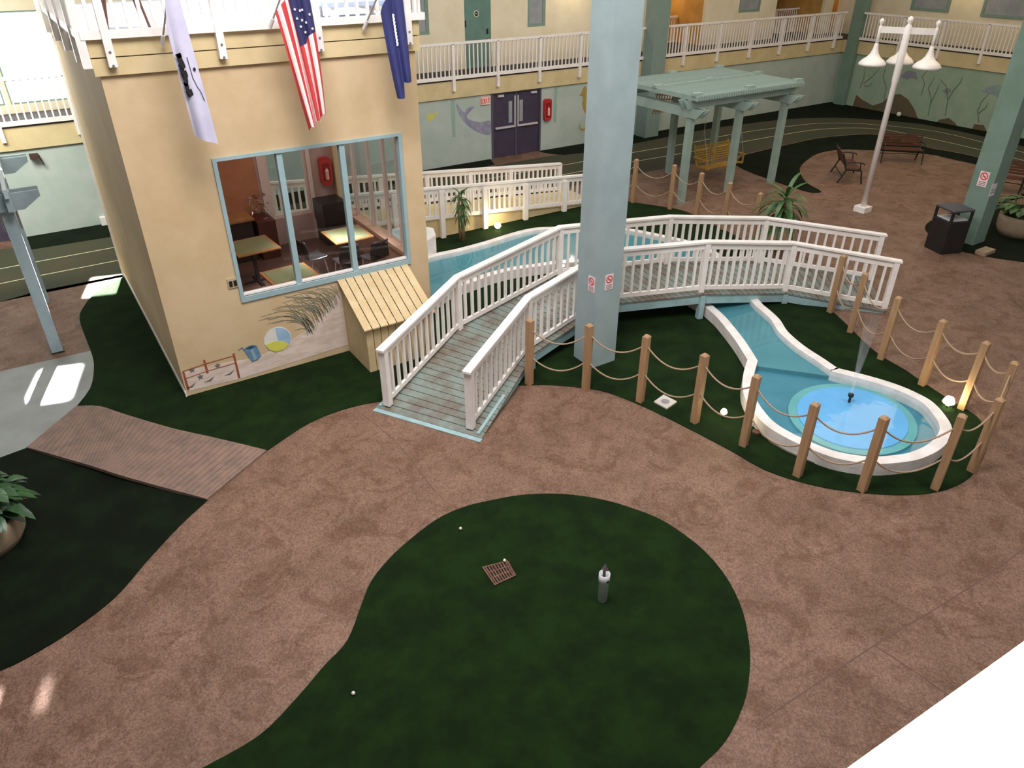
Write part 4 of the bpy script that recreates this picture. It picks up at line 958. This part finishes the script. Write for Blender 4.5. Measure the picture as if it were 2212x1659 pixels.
paint('mural_bucket', [(p.x, p.z) for p in bp4], FP, BKT, tow, off=.012)
bp4 = [PY(FP, *q) for q in ((529,753),(540,747),(552,747),(541,753))]
paint('mural_bucket_mouth', [(p.x, p.z) for p in bp4], FP, mat('bucket_inside', (44, 66, 84), .7), tow, off=.017)
bp4 = [PY(FP, *q) for q in ((540,756),(546,754),(555,774),(548,778))]
paint('mural_bucket_shine', [(p.x, p.z) for p in bp4], FP, mat('bucket_shine', (128, 150, 165), .7), tow, off=.017)
MB().tube([(2.08, FP-.008, .60), (2.14, FP-.008, .63), (2.16, FP-.008, .57), (2.22, FP-.008, .52)], .008, 4).build('mural_spade', BKT, tow)
gr = MB(); random.seed(11)
for k in range(85):
    bx2 = random.uniform(3.25, 3.93); bz2 = .50+(bx2-3.25)*.80+random.uniform(-.05, .08)
    L_ = random.uniform(.3, .85); le = random.uniform(.25, 1.05)
    pts = [(bx2-le*L_*t**1.6, FP-.006, bz2+L_*(t*(1.25-.75*t*le))) for t in (0, .25, .5, .75, 1)]
    pts = [q for q in pts if not (q[0] > WX0-.1 and q[2] > WZ0-.12)]
    if len(pts) > 2: gr.tube(pts, [.0042]*(len(pts)-1)+[.002], 3)
gr.build('mural_grass', GRP, tow)['kind'] = 'stuff'
# far wall
PRP = mat('mural_purple', '#77748a', .8, '#8d8a9a', 4); YLF = mat('mural_yellow', '#b9b05a', .8, '#a8a868', 8); SEA = mat('mural_seahorse', '#9a8146', .8, '#8a743f', 8); STREAK = mat('mural_streak', '#829a8e', .8)
whale = [(11.95,1.95),(12.08,1.78),(12.25,1.62),(12.36,1.74),(12.63,1.76),(12.42,1.60),(12.33,1.45),(12.55,1.33),(12.85,1.25),(13.22,1.25),(13.22,.82),(12.95,.86),(12.6,1.02),(12.25,1.30),(12.03,1.62)]
paint('mural_whale', smooth([(a, b, 0) for a, b in whale]+[(11.95, 1.95, 0)], 3)[:-1], YB, PRP, wall_back)
paint('mural_fish', [(10.85,1.62),(10.98,1.74),(11.18,1.70),(11.24,1.78),(11.26,1.62),(11.14,1.60),(11.05,1.46),(10.95,1.50)], YB, YLF, wall_back)
sh2 = [(16.83,1.70),(16.95,1.72),(17.0,1.88),(17.12,1.98),(17.24,1.86),(17.28,1.65),(17.42,1.5),(17.46,1.2),(17.44,.9),(17.38,.65),(17.24,.48),(17.05,.46),(16.94,.56),(16.93,.70),(16.98,.70),(17.0,.58),(17.1,.52),(17.22,.58),(17.28,.75),(17.24,.98),(17.10,1.18),(17.02,1.38),(17.06,1.58),(17.0,1.66)]
paint('mural_seahorse', [(a, b) for a, b in sh2], YB, SEA, wall_back)
for x in (11.83, 15.85): paint('mural_streak', [(x-.06,.9),(x+.06,.9),(x+.07,2.05),(x-.07,2.05)], YB, STREAK, wall_back, off=.003)
# right wall mural
ROCK = mat('mural_rock', (96, 72, 58), .85, (78, 76, 58), 2.5); WEED = mat('mural_weed', (84, 90, 76), .85); FISH = mat('mural_dolphin', (128, 140, 142), .8, (116, 130, 134), 5); FISH2 = mat('mural_lilac', (116, 116, 126), .8)
def rw(px): p = PX(XR, *px); return (p.y, p.z)
for pts in ([(1838,240),(1850,205),(1862,215),(1885,228),(1905,222),(1925,205),(1945,203),(1962,215),(1975,235),(1985,262),(1930,256),(1860,250)], [(2010,275),(2030,258),(2050,255),(2063,265),(2072,280)], [(2095,288),(2105,268),(2125,270),(2132,285),(2128,293)]):
    paint('mural_rock', [rw(q) for q in pts], None, ROCK, wall_right, XR)
random.seed(5)
def branch(px, r=.013, c=WEED):
    MB().tube([(XR-.01, *rw(q)) for q in px], [r]*(len(px)-1)+[r*.4], 4).build('mural_seaweed', c, wall_right)
for px in ([(1858,190),(1866,170),(1870,145)], [(1866,180),(1885,165),(1900,148)], [(1868,186),(1878,185),(1885,178)], [(1910,215),(1915,190),(1908,165),(1915,140)], [(1990,205),(1998,180),(1992,165),(2006,150)], [(2005,250),(2012,215),(2006,190),(2020,165)], [(2010,225),(2022,200),(2030,180)],
           [(2042,250),(2048,215),(2044,185),(2030,170)], [(2048,215),(2060,195),(2075,178),(2080,165)], [(2115,265),(2112,240),(2120,220),(2138,200)], [(2114,245),(2130,232),(2135,220)]):
    branch(px)
paint('mural_dolphin', [rw(q) for q in ((2118,198),(2135,186),(2155,183),(2178,188),(2182,198),(2160,203),(2158,215),(2148,205),(2135,202))], None, FISH, wall_right, XR)
paint('mural_fish', [rw(q) for q in ((1945,165),(1960,152),(1978,155),(1982,172),(1970,168),(1958,172))], None, FISH2, wall_right, XR)
paint('mural_fish', [rw(q) for q in ((2035,197),(2048,190),(2056,197),(2046,203))], None, FISH2, wall_right, XR)

# ================================================================== signs
def exit_sign():
    t = thing('exit_sign', 'small red and white EXIT sign left of the purple doors', 'sign', (13.0, YB, 1.9))
    MB().box(12.84, 13.20, YB-.04, YB, 1.78, 2.02).build('plate', mat('sign_pink', '#dfb0aa', .5), t)
    m = mat('sign_red', '#c03a30', .5); y = YB-.046; x = 12.875; z0, z1 = 1.83, 1.97
    def L(segs, nm):
        mb = MB()
        for a, b in segs: mb.bar((x+a[0]*.06, y, z0+a[1]*(z1-z0)), (x+b[0]*.06, y, z0+b[1]*(z1-z0)), .016, .01, (0, 1, 0))
        mb.build(nm, m, t)
    for segs in ([((0,0),(0,1)),((0,1),(1,1)),((0,.5),(.8,.5)),((0,0),(1,0))], [((0,0),(1,1)),((0,1),(1,0))], [((.5,0),(.5,1))], [((0,1),(1,1)),((.5,0),(.5,1))]):
        L(segs, 'letter'); x += .08
exit_sign()
def nosmoke(label, face, c, s=.16):
    """face 'y': plate on a plane facing -Y, 'x': facing -X"""
    t = thing('no_smoking_sign', label, 'sign', c); cx, cy, cz = c; rd = mat('sign_red', '#c03a30', .5); pk = mat('sign_paper', '#d9c0c4', .6); dk = mat('sign_ink', '#7b6a6e', .6)
    def P(a, b, o): return (cx+a, cy-o, cz+b) if face == 'y' else (cx-o, cy-a, cz+b)
    n = (0, -1, 0) if face == 'y' else (-1, 0, 0)
    MB().slab([P(-s*.42, -s*.75, .006), P(s*.42, -s*.75, .006), P(s*.42, s*.6, .006), P(-s*.42, s*.6, .006)], .006, n).build('plate', pk, t)
    mb = MB(); r1_, r2_ = s*.34, s*.25
    for k in range(20):
        a, b = 2*math.pi*k/20, 2*math.pi*(k+1)/20
        mb.quad([P(r*math.cos(q), s*.18+r*math.sin(q), .009) for r, q in ((r1_, a), (r1_, b), (r2_, b), (r2_, a))])
    mb.quad([P(-r2_*.8, s*.18+r2_*.6, .010), P(-r2_*.6, s*.18+r2_*.8, .010), P(r2_*.8, s*.18-r2_*.6, .010), P(r2_*.6, s*.18-r2_*.8, .010)])
    mb.build('prohibition_ring', rd, t)
    mb = MB(); mb.quad([P(-r2_*.6, s*.12, .008), P(r2_*.6, s*.12, .008), P(r2_*.6, s*.2, .008), P(-r2_*.6, s*.2, .008)])
    mb.build('pictogram', dk, t)
    for k in range(3): MB().quad([P(-s*.3, -s*(.3+.14*k), .008), P(s*.3, -s*(.3+.14*k), .008), P(s*.3, -s*(.36+.14*k), .008), P(-s*.3, -s*(.36+.14*k), .008)]).build('text_line', dk, t)
nosmoke('no smoking sign on the front face of the blue column by the bridge', 'y', (7.52, 8.56, 1.60), .20)
nosmoke('no smoking sign on the left face of the blue column by the bridge', 'x', (7.27, 8.70, 1.57), .20)
q = PX(18.78, 2125, 385); nosmoke('no smoking sign on the green column at right', 'x', (18.78, q.y, q.z), .26)
q = PY(8.15, 2145, 409); nt_ = thing('paper_notice', 'white paper notice taped to the green column at right', 'sign', (q.x, 8.15, q.z))
MB().box(q.x-.12, q.x+.12, 8.143, 8.15, q.z-.16, q.z+.13).build('sheet', mat('paper', '#c4bfc2', .7), nt_)
MB().box(q.x-.09, q.x+.09, 8.140, 8.143, q.z-.02, q.z+.0).box(q.x-.09, q.x+.09, 8.140, 8.143, q.z-.08, q.z-.06).build('print', mat('sign_ink', '#7b6a6e'), nt_)
# place the pool warning disc
sgn.location = G(1705, 955, .13); sgn.rotation_euler = (math.radians(75), 0, math.radians(-40))
MB().lathe((0, 0, 0), [(.030, .006), (.030, .009)], 14).build('warning_mark', mat('sign_red', '#c03a30'), sgn)

# ================================================================== small ground things
sp = thing('sprinkler_pipe', 'white pipe stand with a grey sprinkler head on the front lawn', 'sprinkler', tuple(G(1301, 1298)))
sx, sy = G(1301, 1296).x, G(1301, 1296).y
MB().lathe((sx, sy, 0), [(.055, 0), (.055, .30), (.064, .31), (.064, .42), (.054, .42), (.054, .33), (.01, .33)], 20).build('pipe', PVC, sp, smooth=True)
MB().box(sx-.012, sx+.012, sy-.07, sy-.06, .33, .36).build('clip', BLACK, sp)
MB().tube([(sx, sy, .33), (sx, sy+.01, .46)], .016, 8).build('riser', BLACK, sp)
MB().add([(sx-.04, sy-.02, .50), (sx+.03, sy-.03, .47), (sx+.03, sy+.03, .47), (sx-.03, sy+.03, .48), (sx+.0, sy, .575), (sx, sy, .45)], [(0,1,4),(1,2,4),(2,3,4),(3,0,4),(1,0,5),(2,1,5),(3,2,5),(0,3,5)]).build('sprinkler_head', mat('grey_plastic', '#5b5159', .6), sp)
gt = thing('drain_grate', 'square rusty drain grate set in the front lawn', 'drain', (3.33, 5.37, .012))
gp = [G(1041, 1228), G(1097, 1214), G(1115, 1246), G(1068, 1268)]
for p in gp: p.z = .018
gi = [p.lerp(sum(gp, Vector())/4, .12) for p in gp]
MB().slab([p+Vector((0, 0, .003)) for p in gp], .01).build('pit', HOLE, gt)
for i in range(4):
    j = (i+1) % 4; MB().slab([gp[i]+Vector((0, 0, .01)), gp[j]+Vector((0, 0, .01)), gi[j]+Vector((0, 0, .01)), gi[i]+Vector((0, 0, .01))], .012).build('rim', RUST, gt)
for k in range(8):
    t = (k+.5)/8; a = gi[0].lerp(gi[1], t); b = gi[3].lerp(gi[2], t); MB().bar(a+Vector((0, 0, .006)), b+Vector((0, 0, .006)), .016, .012).build('grate_bar', RUST, gt)
for t in (.33, .66): MB().bar(gi[0].lerp(gi[3], t)+Vector((0, 0, .006)), gi[1].lerp(gi[2], t)+Vector((0, 0, .006)), .014, .013).build('grate_bar', RUST, gt)
GB = mat('golf_white', '#d8d8cc', .4)
for px, lb_ in (((995,1146), 'white golf ball near the top edge of the front lawn'), ((764,1502), 'white golf ball at the lower left edge of the front lawn'), ((1090,1217), 'white golf ball resting on the drain grate'), ((1940,253), 'small white object on the turf below the coral mural')):
    p = G(*px); r = .021 if px[0] != 1940 else .10
    b = MB().lathe((0, 0, 0), [(.001, -r), (r*.7, -r*.7), (r, 0), (r*.7, r*.7), (.001, r)], 12).build('golf_ball', GB, None, smooth=True, label=lb_, cat='ball'); b.location = (p.x, p.y, r+.014+(.014 if px[0] == 1090 else 0))
    if px[0] == 1940: b.name = 'turf_lamp'; b['category'] = 'lamp'
dr = thing('drain_cover', 'square white drain cover on the turf near the rope posts', 'drain', tuple(G(1437, 870)))
dq = [G(1412,871), G(1433,856), G(1462,871), G(1440,886)]
MB().slab(Z(dq, .035), .03).build('cover_plate', mat('drain_plate', '#b3aca6', .6), dr)
c = sum(dq, Vector())/4; MB().lathe((c.x, c.y, .035), [(.07, 0), (.07, .004)], 18).build('round_grate', mat('drain_grey', '#7b7878', .6), dr)
bk_ = thing('concrete_block', 'small pale concrete block at the turf edge beside the bin', 'block', (18.5, 7.75, 0))
MB().box(18.3, 18.75, 7.6, 7.85, 0, .10).build('body', CLAY, bk_, bevel=.01)
jb = thing('junction_box', 'round white cable junction by the pool curb behind a rope post', 'box', tuple(G(1630, 918)))
jp = G(1630, 918); MB().lathe((jp.x, jp.y, .012), [(.07, 0), (.07, .05), (.05, .06)], 16).build('housing', PVC, jb)
jp = G(1633, 936); MB().lathe((jp.x, jp.y, .012), [(.06, 0), (.06, .03), (.045, .03), (.045, .02)], 14).build('ring', RUST, jb)
MB().tube([G(1640, 930, .02), G(1665, 955, .02), G(1700, 975, .02), G(1735, 990, .02), G(1760, 1000, .02)], .012, 5).build('cable', mat('cable', '#5a5048', .7), jb)

# floodlights on stakes
def flood(label, px, power, aim=None, z=.15, r=.055):
    p = G(*px, z); t = thing('garden_floodlight', label, 'lamp', (p.x, p.y, 0))
    MB().tube([(p.x, p.y, 0), (p.x, p.y, z-.05)], .012, 6).build('stake', BLACK, t)
    MB().lathe((p.x, p.y, z), [(.001, -r), (r*.7, -r*.7), (r, 0), (r*.7, r*.7), (.001, r)], 14).build('bulb', BULB, t, smooth=True)
    MB().lathe((p.x, p.y, z-.07), [(.03, 0), (r*1.1, .03), (r*1.15, .045)], 12, cap=False).build('socket', BLACK, t)
    plight('floodlight_glow', (p.x, p.y, z+.10), power, (1, .80, .42), .05)
flood('glowing floodlight on the turf between the ramp and the stream', (1075, 487), 16, r=.085)
flood('glowing floodlight seen through the bridge railing beside the stream', (1215, 573), 7, r=.05)
flood('glowing floodlight on the turf in front of the round pool', (1564, 889), 4.5, r=.05)
flood('glowing floodlight at the far right side of the round pool', (2050, 866), 9, r=.085)
q = G(1655, 925, .10); plight('curb_light', (q.x-.05, q.y-.14, .12), 1.6, (1, .82, .45), .03)

# ================================================================== railing under the camera
cr = thing('near_railing', 'overexposed white railing ledge in the bottom right corner', 'railing', (1, 0, 5.75))
e0 = G(1830, 1659, 5.78); e1_ = G(2212, 1385, 5.78); dd = (e1_-e0).normalized(); nn = Vector((dd.y, -dd.x, 0))
A_ = e0-dd*.02; B_ = e1_+dd*.45
MB().slab([A_, B_, B_+nn*.45, A_+nn*.45], .04).build('rail_cap', WHITE, cr)
MB().slab([A_+nn*.04-Vector((0, 0, .04)), B_+nn*.04-Vector((0, 0, .04)), B_+nn*.08-Vector((0, 0, .04)), A_+nn*.08-Vector((0, 0, .04))], .15).build('side_board', WHITE, cr)

# ------------------------------------------------------------------ groups of repeats
GR = {'park_bench': 'park benches on the paving', 'garden_floodlight': 'small floodlights round the stream', 'cafe_table': 'cafe tables inside the tan building',
      'cafe_chair': 'black cafe chairs', 'flag': 'flags on the terrace railing', 'balcony_railing': 'white gallery railings', 'golf_ball': 'stray golf balls',
      'column': 'square painted columns', 'no_smoking_sign': 'no smoking signs', 'extinguisher_cabinet': 'extinguisher cabinets', 'potted_plant': 'round stone planters',
      'dracaena': 'dracaenas on the turf', 'rope_fence': 'rope fences', 'pergola': 'painted pergolas', 'cabinet': 'cafe cabinets'}
for o in bpy.data.objects:
    if o.parent is None and 'label' in o and o.name.split('.')[0] in GR: o['group'] = GR[o.name.split('.')[0]]
